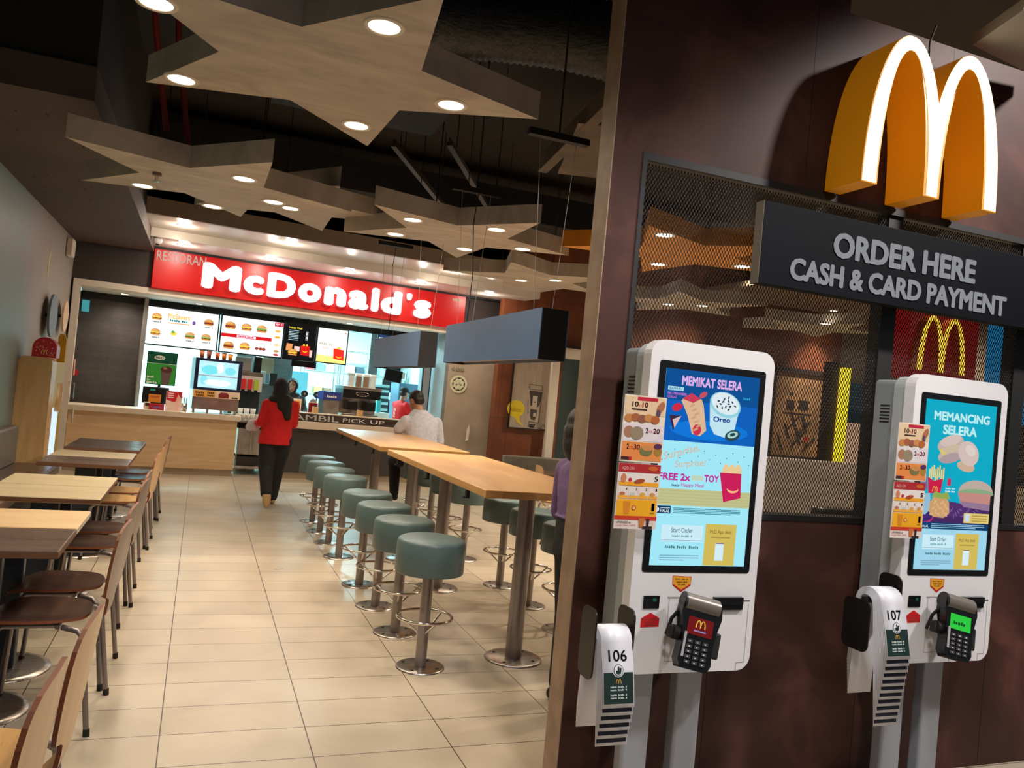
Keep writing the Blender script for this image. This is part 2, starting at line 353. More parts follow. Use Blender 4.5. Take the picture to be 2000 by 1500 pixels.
# mesh screen in its black frame
def mesh_screen():
    b = MB(); b.box(X0, X1, YW-0.004, 2.86, Z1-0.03, Z1, BLACKM); b.box(X0, X1, YW-0.004, 2.86, Z0, Z0+0.025, BLACKM)
    b.box(X0, X0+0.02, YW-0.004, 2.86, Z0+0.025, Z1-0.03, BLACKM)
    for x in (2.83, 3.7): b.box(x, x+0.085, YW+0.01, 2.86, Z0+0.025, Z1-0.03, BLACKM)
    r = struct(b.build('window_1'))
    MM = mat((32, 25, 22), 0.6, 0.0, name='expanded_metal')
    cw, ch, s, d = 0.0076, 0.0265, 0.0014, 0.0008
    y = YW+0.02; b = MB(); k = b.mi(MM)
    xa = X0+0.02; nx = int((X1-xa)/cw); nz = int((Z1-Z0-0.055)/(ch/2)); V = []; F = []
    for i in range(nx):
        cx = xa + (i+0.5)*cw; o = len(V)
        for j in range(nz+1):
            z = Z0+0.025+j*ch/2; q = cw/2*0.90 if (i+j) % 2 else -cw/2*0.90
            # strand runs between neighbouring bonds; short vertical bond at each
            for zz in (z-0.0045, z+0.0045):
                for sx, sy in ((-s, -d), (s, -d), (s, d), (-s, d)): V.append((cx+q+sx, y+sy+(0.0014 if q > 0 else -0.0014), zz))
        n = 2*(nz+1)
        for j in range(n-1):
            for t in range(4):
                u = (t+1) % 4; F.append((o+j*4+t, o+j*4+u, o+(j+1)*4+u, o+(j+1)*4+t))
    b.v = V; b.f = F; b.m = [k]*len(F); b.sm = [False]*len(F)
    b.build('expanded_mesh', r)
mesh_screen()
# grey mall soffit at top right, in front of the wall
b = MB(); b.prism([(3.03, 2.60), (2.93, 2.29), (3.6, 2.15), (3.6, 2.68)], 3.30, 3.35, mat((168, 162, 156), 0.5, name='soffit_grey')); struct(b.build('trim_11'))
# dark plenum services
b = MB()
DK = mat((26, 23, 22), 0.7, name='dark_steel'); DK2 = mat((58, 50, 46), 0.6, name='duct_steel')
def part_box(nm, lab, cat, x0, x1, y0, y1, z0, z1, m, group=None):
    b = MB(); b.box(x0, x1, y0, y1, z0, z1, m); return tag(b.build(nm, bevel=0.005), lab, cat, group)
part_box('air_duct', 'wide dark rectangular air duct crossing above the small ceiling stars', 'duct', -0.7, 7.5, 9.95, 10.5, 3.95, 4.35, DK)
part_box('air_duct', 'dark rectangular duct box beyond the largest ceiling star', 'duct', 0.3, 1.6, 5.6, 6.6, 3.7, 4.3, DK)
part_box('air_duct', 'boxy dark duct end above the left soffit', 'duct', -0.76, -0.3, 4.6, 5.5, 3.85, 4.3, DK)
FLEX = tex('foil_duct', (34, 36, 38), (62, 62, 60), 14, (1, 1, 6), (0.3, 0.5), 6, 0.6, 0.5, metal=0.6)
b = MB(); pts = []
for i in range(80):
    t = i/79; pts.append((1.1+1.75*t, 5.2-0.3*t+0.15*math.sin(5*t), 4.02+0.12*math.sin(4*t)))
b.tube(pts, 0.24, FLEX, 20); dv = []
for idx in range(0, 80): pass
for i in range(80):
    if i % 2:
        c = Vector(pts[i])
        for j in range(20):
            k = i*20+j; v = Vector(b.v[k]); b.v[k] = tuple(c+(v-c)*(1.05+0.03*random.random()))
tag(b.build('flexible_duct'), 'crinkled silver flexible air duct in the dark ceiling right of the largest star', 'duct')
b = MB(); b.tube([(2.62, 5.3, 3.98), (2.62, 5.5, 3.3), (2.62, 7.0, 3.3)], 0.001, DK)
for i, (x, l, zz) in enumerate([(-0.02, 'front red sprinkler pipe rising left of the largest star', 0), (0.12, 'second red sprinkler pipe rising left of the largest star', 0)]):
    b = MB(); b.tube([(x-0.55, 6.0+0.3*i, 4.5), (x-0.5, 6.0+0.3*i, 3.9), (x-0.38, 6.3+0.3*i, 3.25)], 0.022, mat((150, 44, 36), 0.45, name='red_pipe'), 10); tag(b.build('sprinkler_pipe'), l, 'pipe')
b = MB(); b.cyl((-0.45, 4.2, 4.3), (-0.43, 4.2, 3.6), 0.05, mat((120, 112, 100), 0.4, 0.6, name='tin'), n=16); tag(b.build('metal_pipe'), 'short silver pipe hanging in the dark gap at the upper left', 'pipe')
WB = tex('pale_board', (96, 84, 70), (120, 106, 90), 4, (1, 1, 1), (0.6, 0.7), 5)
b = MB(); b.obox((2.85, 6.4, 3.95), 0.10, 2.2, 0.16, WB, Matrix.Rotation(math.radians(-8), 3, 'Z')); tag(b.build('ceiling_beam', bevel=0.004), 'pale timber beam in the dark ceiling beside the kiosk wall', 'beam')
b = MB(); b.obox((3.3, 6.6, 3.9), 0.8, 1.5, 0.05, WB, Matrix.Rotation(math.radians(-18), 3, 'Z')); tag(b.build('ceiling_board', bevel=0.003), 'loose pale board behind the timber beam in the dark ceiling', 'board')
for i, (x, y, a, L2, lab) in enumerate([(1.9, 8.0, -28, 2.2, 'left steel rail hanging in the dark ceiling above the right-hand star'), (2.5, 8.0, -28, 3.0, 'right steel rail hanging in the dark ceiling above the right-hand star')]):
    b = MB(); R = Matrix.Rotation(math.radians(a), 3, 'Z')
    b.obox((0, 0, 0), 0.05, L2, 0.03, DK2, R); b.obox((0, 0, 0.03), 0.012, L2, 0.05, DK2, R)
    for t in (-0.4, 0, 0.4):
        p = R @ Vector((0, t*L2, 0)); b.cyl((p.x, p.y, 0), (p.x, p.y, 0.8), 0.005, DK, n=6)
    tag(b.build('ceiling_rail', loc=(x, y, 3.7)), lab, 'rail')

# ---------------------------------------------------------------- ceiling stars and downlights
def star_pts(cx, cy, R, r, rot):
    P = []
    for i in range(10):
        a = math.radians(rot+36*i); q = R if i % 2 == 0 else r; P.append((cx+q*math.cos(a), cy+q*math.sin(a)))
    return P
STARS = [((0.45, 4.15), 3.10, 1.14, 0.52, -3, STARM, 'largest grey star-shaped ceiling panel, nearest at the top of the picture'),
         ((-0.09, 6.27), 2.90, 1.06, 0.45, 3, STARM, 'grey ceiling star at the left, overlapping the brown soffit'),
         ((0.60, 7.32), 3.08, 1.06, 0.45, -4, STARM, 'grey ceiling star half hidden behind the left star, above the red sign'),
         ((1.99, 6.83), 2.95, 1.10, 0.46, 1, STARM, 'grey ceiling star with five lamps hanging right of centre'),
         ((3.55, 8.78), 3.00, 1.08, 0.45, 18, STARM, 'small distant grey ceiling star beside the dark pillar'),
         ((3.92, 6.20), 3.00, 1.10, 0.46, 7, STARO, 'orange ceiling star seen behind the metal mesh'),
         ((5.70, 8.95), 3.00, 1.10, 0.46, 20, STARM, 'pale ceiling star behind the mesh, under the orange star'),
         ((8.2, 9.3), 3.00, 1.10, 0.46, 48, STARM, 'pale ceiling star far behind the mesh, left of the black mullion')]
for (c, z, R, r, rot, m, lab) in STARS:
    t = thing('ceiling_star', lab, 'ceiling panel', (c[0], c[1], z), 0, 'star-shaped ceiling panels')
    P = star_pts(0, 0, R, r, rot); b = MB(); b.prism(P, 0, 0.15, m); b.build('panel', t)
    for k in range(3):
        a = math.radians(rot+120*k+20); b = MB(); b.cyl((0.4*math.cos(a), 0.4*math.sin(a), 0.15), (0.4*math.cos(a), 0.4*math.sin(a), 4.6-z), 0.004, DK, n=6); b.build('suspension_rod', t)
LENS = mat((255, 240, 214), 0.4, emit=9.0, name='lamp_lens'); TRIM = mat((226, 214, 196), 0.4, name='lamp_trim')
def proto_light():
    t = thing('downlight', 'x', 'ceiling light', (0, 0, 0), 0, 'round recessed downlights')
    b = MB(); b.lathe([(0.068, 0.004), (0.070, -0.006), (0.088, -0.006), (0.092, 0.0), (0.092, 0.004)], TRIM); b.build('trim_ring', t)
    b = MB(); b.cyl((0, 0, 0.002), (0, 0, -0.002), 0.07, LENS, n=28); b.build('lens', t)
    return t
DL = proto_light(); first = [True]
def downlight(x, y, z, lab, power=P_SPOT, color=WARM, angle=158, s=1.0, kind='SPOT'):
    if first[0]: o = DL; first[0] = False
    else: o = copy_tree(DL)
    o.location = (x, y, z-0.001); o['label'] = lab; o.scale = (s, s, 1)
    if power: lamp('bulb', kind, (0, 0, -0.012 if kind == 'SPOT' else -0.06), power, color, 0.06, parent=o, angle=angle, blend=1.0)
S1 = 'of the largest ceiling star'
downlight(0.59, 3.45, 3.10, 'downlight in the upper right arm '+S1)
downlight(1.11, 4.17, 3.10, 'downlight in the right arm '+S1)
downlight(0.72, 4.84, 3.10, 'downlight in the arm pointing at the counter '+S1)
downlight(-0.25, 4.69, 3.10, 'downlight in the left arm '+S1)
downlight(-0.33, 3.78, 3.10, 'downlight cut by the top edge of the picture, '+S1)
downlight(-0.545, 6.66, 2.90, 'downlight in the left tip of the left ceiling star')
downlight(0.145, 5.86, 2.90, 'downlight in the near right tip of the left ceiling star')
downlight(-0.045, 7.02, 2.90, 'downlight in the far tip of the left ceiling star')
downlight(0.39, 6.45, 2.90, 'downlight in the right tip of the left ceiling star')
downlight(0.60, 7.45, 3.08, 'downlight in the half hidden star, just right of two others')
S4 = 'of the right-hand ceiling star'
downlight(1.49, 6.46, 2.95, 'downlight in the upper left arm '+S4)
downlight(2.16, 6.28, 2.95, 'downlight in the upper right arm '+S4)
downlight(1.51, 7.18, 2.95, 'downlight in the lower left arm '+S4)
downlight(2.22, 7.34, 2.95, 'downlight in the lowest arm '+S4)
downlight(2.64, 6.89, 2.95, 'downlight in the right arm '+S4)
downlight(3.46, 8.98, 3.00, 'left downlight of the small distant star beside the pillar')
downlight(3.74, 8.60, 3.00, 'right downlight of the small distant star beside the pillar')
ORL = 'downlight in the orange star behind the mesh, '
downlight(3.38, 5.64, 3.00, ORL+'the topmost'); downlight(4.02, 6.78, 3.00, ORL+'lower left'); downlight(4.6, 6.25, 3.00, ORL+'lower right')
downlight(5.59, 9.09, 3.00, 'left downlight of the pale star under the orange star'); downlight(5.92, 8.80, 3.00, 'right downlight of the pale star under the orange star')
downlight(7.86, 8.71, 3.00, 'downlight of the far pale star left of the black mullion')
RW = [(0.22, -1.58, 3.40), (1.60, -1.60, 3.40), (4.05, -1.62, 3.40)]
for (u, v, z), nm in zip(RW, ('leftmost', 'middle', 'rightmost')):
    p = CF(u, v, z); downlight(p.x, p.y, p.z, nm+' downlight in the upper step of the bulkhead over the red sign', 10, kind='POINT')
for (u, v), nm in zip([(0.33, -0.64), (1.52, -0.64), (2.71, -0.64), (3.88, -0.64), (5.10, -0.64)], ('first', 'second', 'third', 'fourth', 'rightmost')):
    p = CF(u, v, 3.285); downlight(p.x, p.y, p.z, nm+' downlight from the left in the step just above the red sign', 9, color=(1, 0.9, 0.8), kind='POINT')
for (u, v), nm in zip([(-0.31, 0.6), (0.74, 0.6), (3.14, 0.6)], ('left', 'middle', 'right')):
    p = CF(u, v, 2.60); downlight(p.x, p.y, p.z, nm+' downlight inside the counter opening', 25, color=(1, 0.93, 0.85), s=0.8)
for (x, y, nm) in [(11.4, 12.45, 'lighting the arch on the far rust wall'), (12.9, 11.6, 'above the far blue wall behind the mesh')]:
    downlight(x, y, 3.9, 'distant downlight '+nm, 900, angle=80)
for (x, y) in [(6.6, 5.3), (9.4, 6.6), (8.6, 11.2)]:
    lamp('far_room_fill', 'SPOT', (x, y, 4.2), 950, WARM, 0.1, target=(x, y, 0), angle=130)  # added fill spots without fixtures, brightening the booths and far room
# nozzle under the left star
b = MB(); b.cyl((0, 0, 0), (0, 0, -0.02), 0.03, mat((120, 104, 84), 0.5, name='bronze'), n=16); b.cyl((0, 0, -0.02), (0, 0, -0.06), 0.012, CHROME, n=12); b.cyl((0, 0, -0.06), (0, 0, -0.064), 0.022, CHROME, n=12)
tag(b.build('fire_sprinkler', loc=(-0.42, 6.15, 2.90)), 'small sprinkler head under the left ceiling star', 'sprinkler')

# ---------------------------------------------------------------- pendant box lamps over the high tables
def box_lamp(x, y0, y1, z0, z1, lab):
    t = thing('pendant_lamp', lab, 'pendant lamp', (x, (y0+y1)/2, z0), 0, 'long box lamps over the high tables')
    h = (y1-y0)/2; wd = 0.0875; H = z1-z0; b = MB()
    b.box(-wd, -wd+0.006, -h, h, 0, H, LAMPBLUE); b.box(wd-0.006, wd, -h, h, 0, H, LAMPBLUE)
    EN = mat((22, 19, 18), 0.5, name='lamp_end'); b.box(-wd+0.006, wd-0.006, -h, -h+0.006, 0, H, EN); b.box(-wd+0.006, wd-0.006, h-0.006, h, 0, H, EN)
    b.box(-wd+0.006, wd-0.006, -h+0.006, h-0.006, H-0.006, H, LAMPBLUE); b.build('shade', t)
    b = MB(); b.box(-wd+0.008, wd-0.008, -h+0.008, h-0.008, 0.02, 0.026, mat((222, 190, 150), 0.5, name='diffuser')); b.build('diffuser', t)
    for yy in (-h*0.8, h*0.8):
        for xx in (-0.06, 0.06):
            b = MB(); b.cyl((xx, yy, H), (xx*2, yy, H+1.05), 0.0016, mat((180, 176, 170), 0.4, 0.5, name='cable'), n=6); b.build('suspension_cable', t)
        b = MB(); b.box(-0.2, 0.2, yy-0.025, yy+0.025, H+1.05, H+1.09, BLACKM); b.cyl((0, yy, H+1.09), (0, yy, 4.598-z0), 0.006, BLACKM, n=6); b.build('ceiling_bracket', t)
    b = MB(); b.tube([(0, h*0.75, H), (0.01, h*0.74, H+0.4), (-0.02, h*0.75, H+0.8), (0, h*0.75, H+1.05)], 0.004, BLACK, 6); b.build('power_cord', t)
box_lamp(1.8875, 4.29, 6.24, 1.80, 2.10, 'near blue-grey box lamp hanging over the nearer high table')
box_lamp(1.8875, 7.08, 9.12, 1.78, 2.10, 'far blue-grey box lamp hanging over the farther high table')

# ---------------------------------------------------------------- high tables and bar stools
def high_table(y0, y1, lab):
    yc = (y0+y1)/2; h = (y1-y0)/2; t = thing('high_table', lab, 'table', (1.9, yc, 0), 0, 'high oak bar tables')
    b = MB(); b.box(-0.41, 0.41, -h, h, 1.005, 1.048, OAK); b.build('table_top', t, bevel=0.004)
    for s in (-1, 1):
        b = MB(); b.cyl((0, s*(h-0.38), 0.01), (0, s*(h-0.38), 1.0), 0.05, POLE, n=32); leg = b.build('leg', t)
        b = MB(); b.lathe([(0, 0.012), (0.165, 0.012), (0.172, 0.008), (0.174, 0)], STEEL, (0, s*(h-0.38), 0)); b.build('base_plate', leg)
        b = MB()
        for k in range(4):
            a = PI/4+k*PI/2; b.cyl((0.13*math.cos(a), s*(h-0.38)+0.13*math.sin(a), 0.012), (0.13*math.cos(a), s*(h-0.38)+0.13*math.sin(a), 0.016), 0.009, BLACKM, n=10)
        b.build('bolt', leg)
        b = MB(); b.box(-0.2, 0.2, s*(h-0.38)-0.05, s*(h-0.38)+0.05, 0.995, 1.005, BLACKM); b.build('mounting_plate', t)
    for k in range(3):
        y = -h+0.35+k*(2*h-0.7)/2; b = MB(); b.box(-0.405, -0.385, y-0.015, y+0.015, 0.955, 1.005, BLACKM); b.box(-0.42, -0.405, y-0.015, y+0.015, 0.955, 0.965, BLACKM); b.build('bag_hook', t)
high_table(4.10, 6.56, 'nearer high oak table on two round steel legs')
high_table(6.86, 9.28, 'farther high oak table where the man leans')
def bar_stool():
    t = thing('bar_stool', 'x', 'stool', (0, 0, 0), 0, 'round teal-grey bar stools')
    b = MB(); b.lathe([(0, 0.735), (0.12, 0.735), (0.17, 0.730), (0.186, 0.722), (0.193, 0.708), (0.193, 0.70), (0.195, 0.695), (0.195, 0.545), (0.19, 0.538), (0, 0.536)], TEAL, n=48); b.build('seat', t)
    b = MB(); b.cyl((0, 0, 0.01), (0, 0, 0.54), 0.032, POLE, n=28); b.build('post', t)
    b = MB(); b.lathe([(0, 0.008), (0.13, 0.010), (0.136, 0.007), (0.138, 0)], STEEL, n=44); p = b.build('base_plate', t)
    b = MB()
    for k in range(4):
        a = PI/4+k*PI/2; b.cyl((0.105*math.cos(a), 0.105*math.sin(a), 0.009), (0.105*math.cos(a), 0.105*math.sin(a), 0.013), 0.008, BLACKM, n=10)
    b.build('bolt', p)
    b = MB(); b.tube([(0.155*math.cos(2*PI*i/40), 0.155*math.sin(2*PI*i/40), 0.285) for i in range(40)], 0.0085, CHROME, 10, closed=True); f = b.build('foot_ring', t)
    for k in range(3):
        a = math.radians(30+120*k); c, s = math.cos(a), math.sin(a)
        b = MB(); b.tube([(0.155*c, 0.155*s, 0.282), (0.11*c, 0.11*s, 0.25), (0.03*c, 0.03*s, 0.195)], 0.007, CHROME, 8); b.build('strut', f)
    return t
ST = bar_stool(); fs = True
ORD = ['nearest', 'second', 'third', 'fourth', 'fifth', 'sixth', 'seventh', 'farthest']
YS = [4.39, 5.03, 5.65, 6.27, 7.29, 7.92, 8.52, 9.13]
for side, x in (('left', 1.30), ('right', 2.475)):
    for i, y in enumerate(YS):
        if side == 'right' and i == 0: y = 4.42
        o = ST if fs else copy_tree(ST); fs = False
        o.location = (x, y, 0); o.rotation_euler = (0, 0, math.radians(random.uniform(-20, 20)))
        nm = ORD[i] + (' from the front' if 0 < i < 7 else '')
        o['label'] = 'round teal-grey bar stool, %s in the %s row along the high tables' % (nm, side)
        o['group'] = 'bar stools in the %s row' % side

# ---------------------------------------------------------------- dining tables, bench, chairs on the left
def dining_table(yc, m, edge, lab, hl=0.257):
    t = thing('dining_table', lab, 'table', (-0.795, yc, 0), 0, 'low tables along the bench')
    b = MB(); b.box(-0.315, 0.315, -hl, hl, 0.712, 0.744, m); b.build('table_top', t, bevel=0.004)
    b = MB(); b.box(-0.3165, 0.3165, -hl-0.0015, hl+0.0015, 0.716, 0.740, edge); b.build('edge_band', t)
    b = MB(); b.box(-0.075, 0.075, -0.03, 0.03, 0.012, 0.70, mat((58, 64, 74), 0.4, 0.3, name='blue_grey_post')); b.build('post', t, bevel=0.008)
    b = MB(); b.lathe([(0, 0.014), (0.2, 0.014), (0.232, 0.009), (0.235, 0)], STEEL, n=44); b.build('base_plate', t)
    b = MB(); b.box(-0.2, 0.2, -0.12, 0.12, 0.70, 0.712, BLACKM); b.build('top_bracket', t)
ED = mat((116, 78, 54), 0.5, name='brown_edge'); EL = mat((206, 190, 168), 0.5, name='light_edge')
for (y, m, e, lab) in [(2.395, WALNUT, EL, 'dark-topped low table cut by the lower left edge of the picture'),
                       (1.86, WALNUT, EL, 'dark-topped low table outside the lower left corner'),
                       (4.03, WALNUT, ED, 'dark brown low table pushed against a yellow oak one'),
                       (4.56, OAKX, EL, 'yellow oak low table behind the nearest dark table'),
                       (5.50, CREAMW, ED, 'cream-topped low table, nearer of the cream pair'),
                       (6.03, CREAMW, ED, 'cream-topped low table, farther of the cream pair'),
                       (7.30, WALNUT, ED, 'dark brown low table in front of a cream-topped table'),
                       (7.83, CREAMW, ED, 'cream-topped low table between two dark-topped tables'),
                       (8.62, WALNUT, ED, 'dark low table second from the counter'),
                       (9.15, WALNUT, ED, 'dark low table nearest to the counter')]:
    dining_table(y, m, e, lab)
t = thing('bench', 'long upholstered bench against the teal wall with grey back and brown seat', 'bench', (-1.8, 5.0, 0))
b = MB(); b.box(0.005, 0.13, -4, 4.45, 0.0, 0.44, BLACKM); b.box(0.1, 0.42, -4, 4.4, 0.05, 0.36, mat((70, 60, 54), 0.6, name='bench_base')); b.build('base', t)
for k in range(8):
    y0 = -4+k*1.055; b = MB(); b.box(0.12, 0.53, y0+0.004, y0+1.051, 0.36, 0.455, VINYLB); b.build('seat_cushion', t, bevel=0.025, seg=4)
    b = MB(); b.box(0.005, 0.13, y0+0.004, y0+1.051, 0.44, 0.83, VINYLG); b.build('back_cushion', t, bevel=0.025, seg=4)
def dining_chair(name_lab, seat, back):
    t = thing('dining_chair', name_lab, 'chair', (0, 0, 0), 0, 'plywood chairs with tubular legs')
    # seat: rounded, slightly dished shell
    n = 28; rings = 7; vs = []; fs_ = []
    def zs(x, y): return 0.445 + 0.018*(abs(y)/0.2)**2 - 0.022*max(0, (-x-0.10)/0.1)**1.5 + 0.010*max(0, (x-0.05)/0.15)
    for q in range(rings+1):
        for i in range(n):
            a = 2*PI*i/n; c, s = math.cos(a), math.sin(a); e = 0.62
            x = math.copysign(abs(c)**e, c)*0.20*q/rings; y = math.copysign(abs(s)**e, s)*0.20*q/rings
            y *= 1-0.12*(x/0.2) if x > 0 else 1
            vs.append((x, y, zs(x, y)))
    m_ = len(vs); vs2 = [(x, y, z-0.013) for x, y, z in vs]
    for q in range(rings):
        for i in range(n):
            j = (i+1) % n; f = (q*n+i, q*n+j, (q+1)*n+j, (q+1)*n+i); fs_.append(f)
    b = MB(); b.add(vs, fs_, seat, True); b.add(vs2, [f[::-1] for f in fs_], seat, True)
    b.add(vs[-n:]+vs2[-n:], [(i, (i+1) % n, n+(i+1) % n, n+i) for i in range(n)], PLYEDGE, True); b.build('seat', t)
    # back plate with a narrow tail down to the seat
    zz = [0.40, 0.46, 0.50, 0.525, 0.54, 0.555, 0.58, 0.64, 0.70, 0.76, 0.80, 0.825, 0.842, 0.850]
    ww = [0.075, 0.075, 0.08, 0.09, 0.12, 0.17, 0.182, 0.192, 0.198, 0.195, 0.182, 0.160, 0.125, 0.07]
    def xb(z): return 0.262+0.046*(z-0.47)/0.38 if z > 0.47 else 0.262-0.055*((0.47-z)/0.07)**1.5
    vs = []; k = 9
    for side in (0, 1):
        for z, w_ in zip(zz, ww):
            for i in range(k):
                y = -w_+2*w_*i/(k-1); vs.append((xb(z)-0.25*y*y+side*0.012, y, z))
    R_ = len(zz); o2 = R_*k; F = []
    for r_ in range(R_-1):
        for i in range(k-1): F.append((r_*k+i, (r_+1)*k+i, (r_+1)*k+i+1, r_*k+i+1))
    b = MB(); b.add(vs, F, back, True); b.add(vs, [tuple(x+o2 for x in f[::-1]) for f in F], back, True)
    ed = [(r_*k, (r_+1)*k, o2+(r_+1)*k, o2+r_*k) for r_ in range(R_-1)] + [(r_*k+k-1, o2+r_*k+k-1, o2+(r_+1)*k+k-1, (r_+1)*k+k-1) for r_ in range(R_-1)]
    ed += [((R_-1)*k+i, (R_-1)*k+i+1, o2+(R_-1)*k+i+1, o2+(R_-1)*k+i) for i in range(k-1)] + [(i, o2+i, o2+i+1, i+1) for i in range(k-1)]
    b.add(vs, ed, PLYEDGE, False); b.build('backrest', t)
    for s in (-1, 1):
        b = MB(); b.tube([(0.12, s*0.15, 0.425), (0.185, s*0.185, 0.42), (0.215, s*0.2, 0.39), (0.238, s*0.215, 0.2), (0.262, s*0.228, 0.012)], 0.0115, LEGM, 12); lg = b.build('leg', t)
        b = MB(); b.cyl((0.2615, s*0.228, 0.03), (0.2635, s*0.229, 0.0), 0.0135, BLACKM, n=12); b.build('foot_cap', lg)
        b = MB(); b.tube([(0.10, s*0.13, 0.428), (-0.10, s*0.15, 0.428), (-0.135, s*0.165, 0.40), (-0.15, s*0.18, 0.2), (-0.165, s*0.195, 0.012)], 0.0115, LEGM, 12); lg = b.build('leg', t)
        b = MB(); b.cyl((-0.1645, s*0.195, 0.03), (-0.166, s*0.196, 0.0), 0.0135, BLACKM, n=12); b.build('foot_cap', lg)
    b = MB(); b.tube([(0.10, -0.15, 0.425), (0.10, 0.15, 0.425)], 0.010, LEGM, 10); b.tube([(-0.08, -0.15, 0.425), (-0.08, 0.15, 0.425)], 0.010, LEGM, 10); b.build('crossbar', t)
    return t
CH = {'b': dining_chair('x', BIRCHS, BIRCH), 'd': dining_chair('x', SEATDK, SEATBK), 'g': dining_chair('x', mat((60, 72, 98), 0.25, name='blue_seat'), BIRCH)}
used = set()
def chair(kind, x, y, rz, lab, group='plywood chairs facing the bench'):
    o = CH[kind] if kind not in used else copy_tree(CH[kind]); used.add(kind)
    o.location = (x, y, 0); o.rotation_euler = (0, 0, rz); o['label'] = lab; o['group'] = group
R5 = math.radians
chair('b', -0.55, 2.03, R5(-2.7), 'light plywood chair in the lower left corner, nearest to the camera')
chair('b', -0.52, 2.50, R5(-3.5), 'light plywood chair second from the camera, its tall back cut out at the bottom')
chair('d', -0.55, 3.95, R5(-3.5), 'dark-seated chair at the brown low table, nearer of two')
chair('d', -0.555, 4.46, R5(-3.1), 'dark-seated chair at the yellow oak low table')
chair('d', -0.56, 5.45, R5(-4.3), 'dark-seated chair at the nearer cream-topped table')
chair('d', -0.565, 5.93, R5(-2.7), 'dark-seated chair at the farther cream-topped table')
chair('b', -0.565, 7.22, R5(-3.9), 'light plywood chair at the dark low table, third pair from the front')
chair('b', -0.56, 7.72, R5(-3.5), 'light plywood chair at the cream table between dark ones')
chair('g', -0.555, 8.65, R5(-4.3), 'chair with a blue seat near the counter')
chair('d', -0.55, 9.14, R5(-3.1), 'dark-seated chair closest to the counter')
chair('b', 3.95, 8.3, R5(170), 'light plywood chair beyond the high table, beside the purple shirt', 'chairs beyond the high tables')

# ---------------------------------------------------------------- counter, sign, kitchen fittings
t = thing('front_counter', 'oak-fronted service counter left of the red-shirted woman', 'counter', CF(0.26, 0), TH)
b = MB(); b.box(-1.14, 1.13, 0.02, 0.55, 0.10, 0.85, OAKX); b.build('front_panel', t)
b = MB(); b.box(-1.145, 1.17, -0.02, 0.66, 0.85, 0.93, mat((226, 206, 184), 0.35, name='stone_cream')); b.build('counter_top', t, bevel=0.006)
b = MB(); b.box(-1.14, 1.12, 0.05, 0.5, 0, 0.10, mat((176, 158, 130), 0.5, name='skirting')); b.build('plinth', t)
t = thing('pickup_counter', 'dark-fronted pick-up counter with cream top right of the woman', 'counter', CF(3.33, 0), TH)
b = MB(); b.box(-1.33, 1.37, 0.05, 0.6, 0.1, 0.80, mat((66, 62, 58), 0.5, name='charcoal_front')); b.build('front_panel', t)
b = MB(); b.box(-1.33, 1.37, 0.0, 1.02, 0.80, 0.92, mat((226, 206, 184), 0.35, name='stone_cream')); b.build('counter_top', t, bevel=0.006)
b = MB(); b.box(-1.33, 1.37, 0.07, 0.55, 0, 0.10, mat((176, 158, 130), 0.5, name='skirting')); b.build('plinth', t)
t = thing('pickup_sign', 'dark strip lettered AMBIL PICK UP standing along the pick-up counter', 'sign', CF(2.0, 0.02, 0.92), TH)
b = MB(); b.box(0, 2.02, 0, 0.03, 0.0, 0.125, mat((66, 50, 42), 0.45, name='brown_board')); b.build('board', t)
b = MB(); b.box(-0.02, 2.05, -0.005, 0.2, 0.125, 0.14, mat((232, 214, 192), 0.4, name='ledge')); b.build('ledge', t)
b = MB(); LW = mat((236, 232, 226), 0.4, name='letter_white')
b.T('AMBIL', 0.22, 0.95, 0.018, 0.108, LW, -0.001, 0.012, 0.004); b.T('PICK', 1.02, 1.40, 0.030, 0.094, LW, -0.001, 0.0, 0.004); b.T('UP', 1.48, 1.72, 0.030, 0.094, LW, -0.001, 0.0, 0.004)
b.build('lettering', t)
# steel equipment in the gap
t = thing('steel_trolley', 'stainless steel cabinet in the gap between the two counters', 'cabinet', CF(1.715, 0.35), TH); t.scale = (0.92, 1, 1)
b = MB(); b.box(-0.27, 0.27, 0, 0.5, 0.32, 0.72, STEEL); b.box(-0.28, 0.28, -0.01, 0.5, 0.82, 0.85, STEEL); b.box(-0.27, 0.27, 0.05, 0.5, 0.12, 0.28, mat((70, 66, 64), 0.4, 0.5, name='dark_inside')); b.build('body', t, bevel=0.003)
b = MB(); b.box(-0.27, 0.27, 0.3, 0.5, 0.72, 0.82, BLACKM); b.box(-0.29, 0.29, -0.03, 0.02, 0.10, 0.14, STEEL); b.build('shelf', t)
for x in (-0.05, 0.0):
    b = MB(); b.tube([(x, -0.03, 0.84), (x-0.01, -0.035, 0.6), (x+0.0, -0.03, 0.34)], 0.007, CHROME, 8); b.build('hose', t)
for x in (-0.26, 0.26):
    b = MB(); b.cyl((x, 0.03, 0), (x, 0.03, 0.32), 0.015, STEEL, n=12); b.build('leg', t)
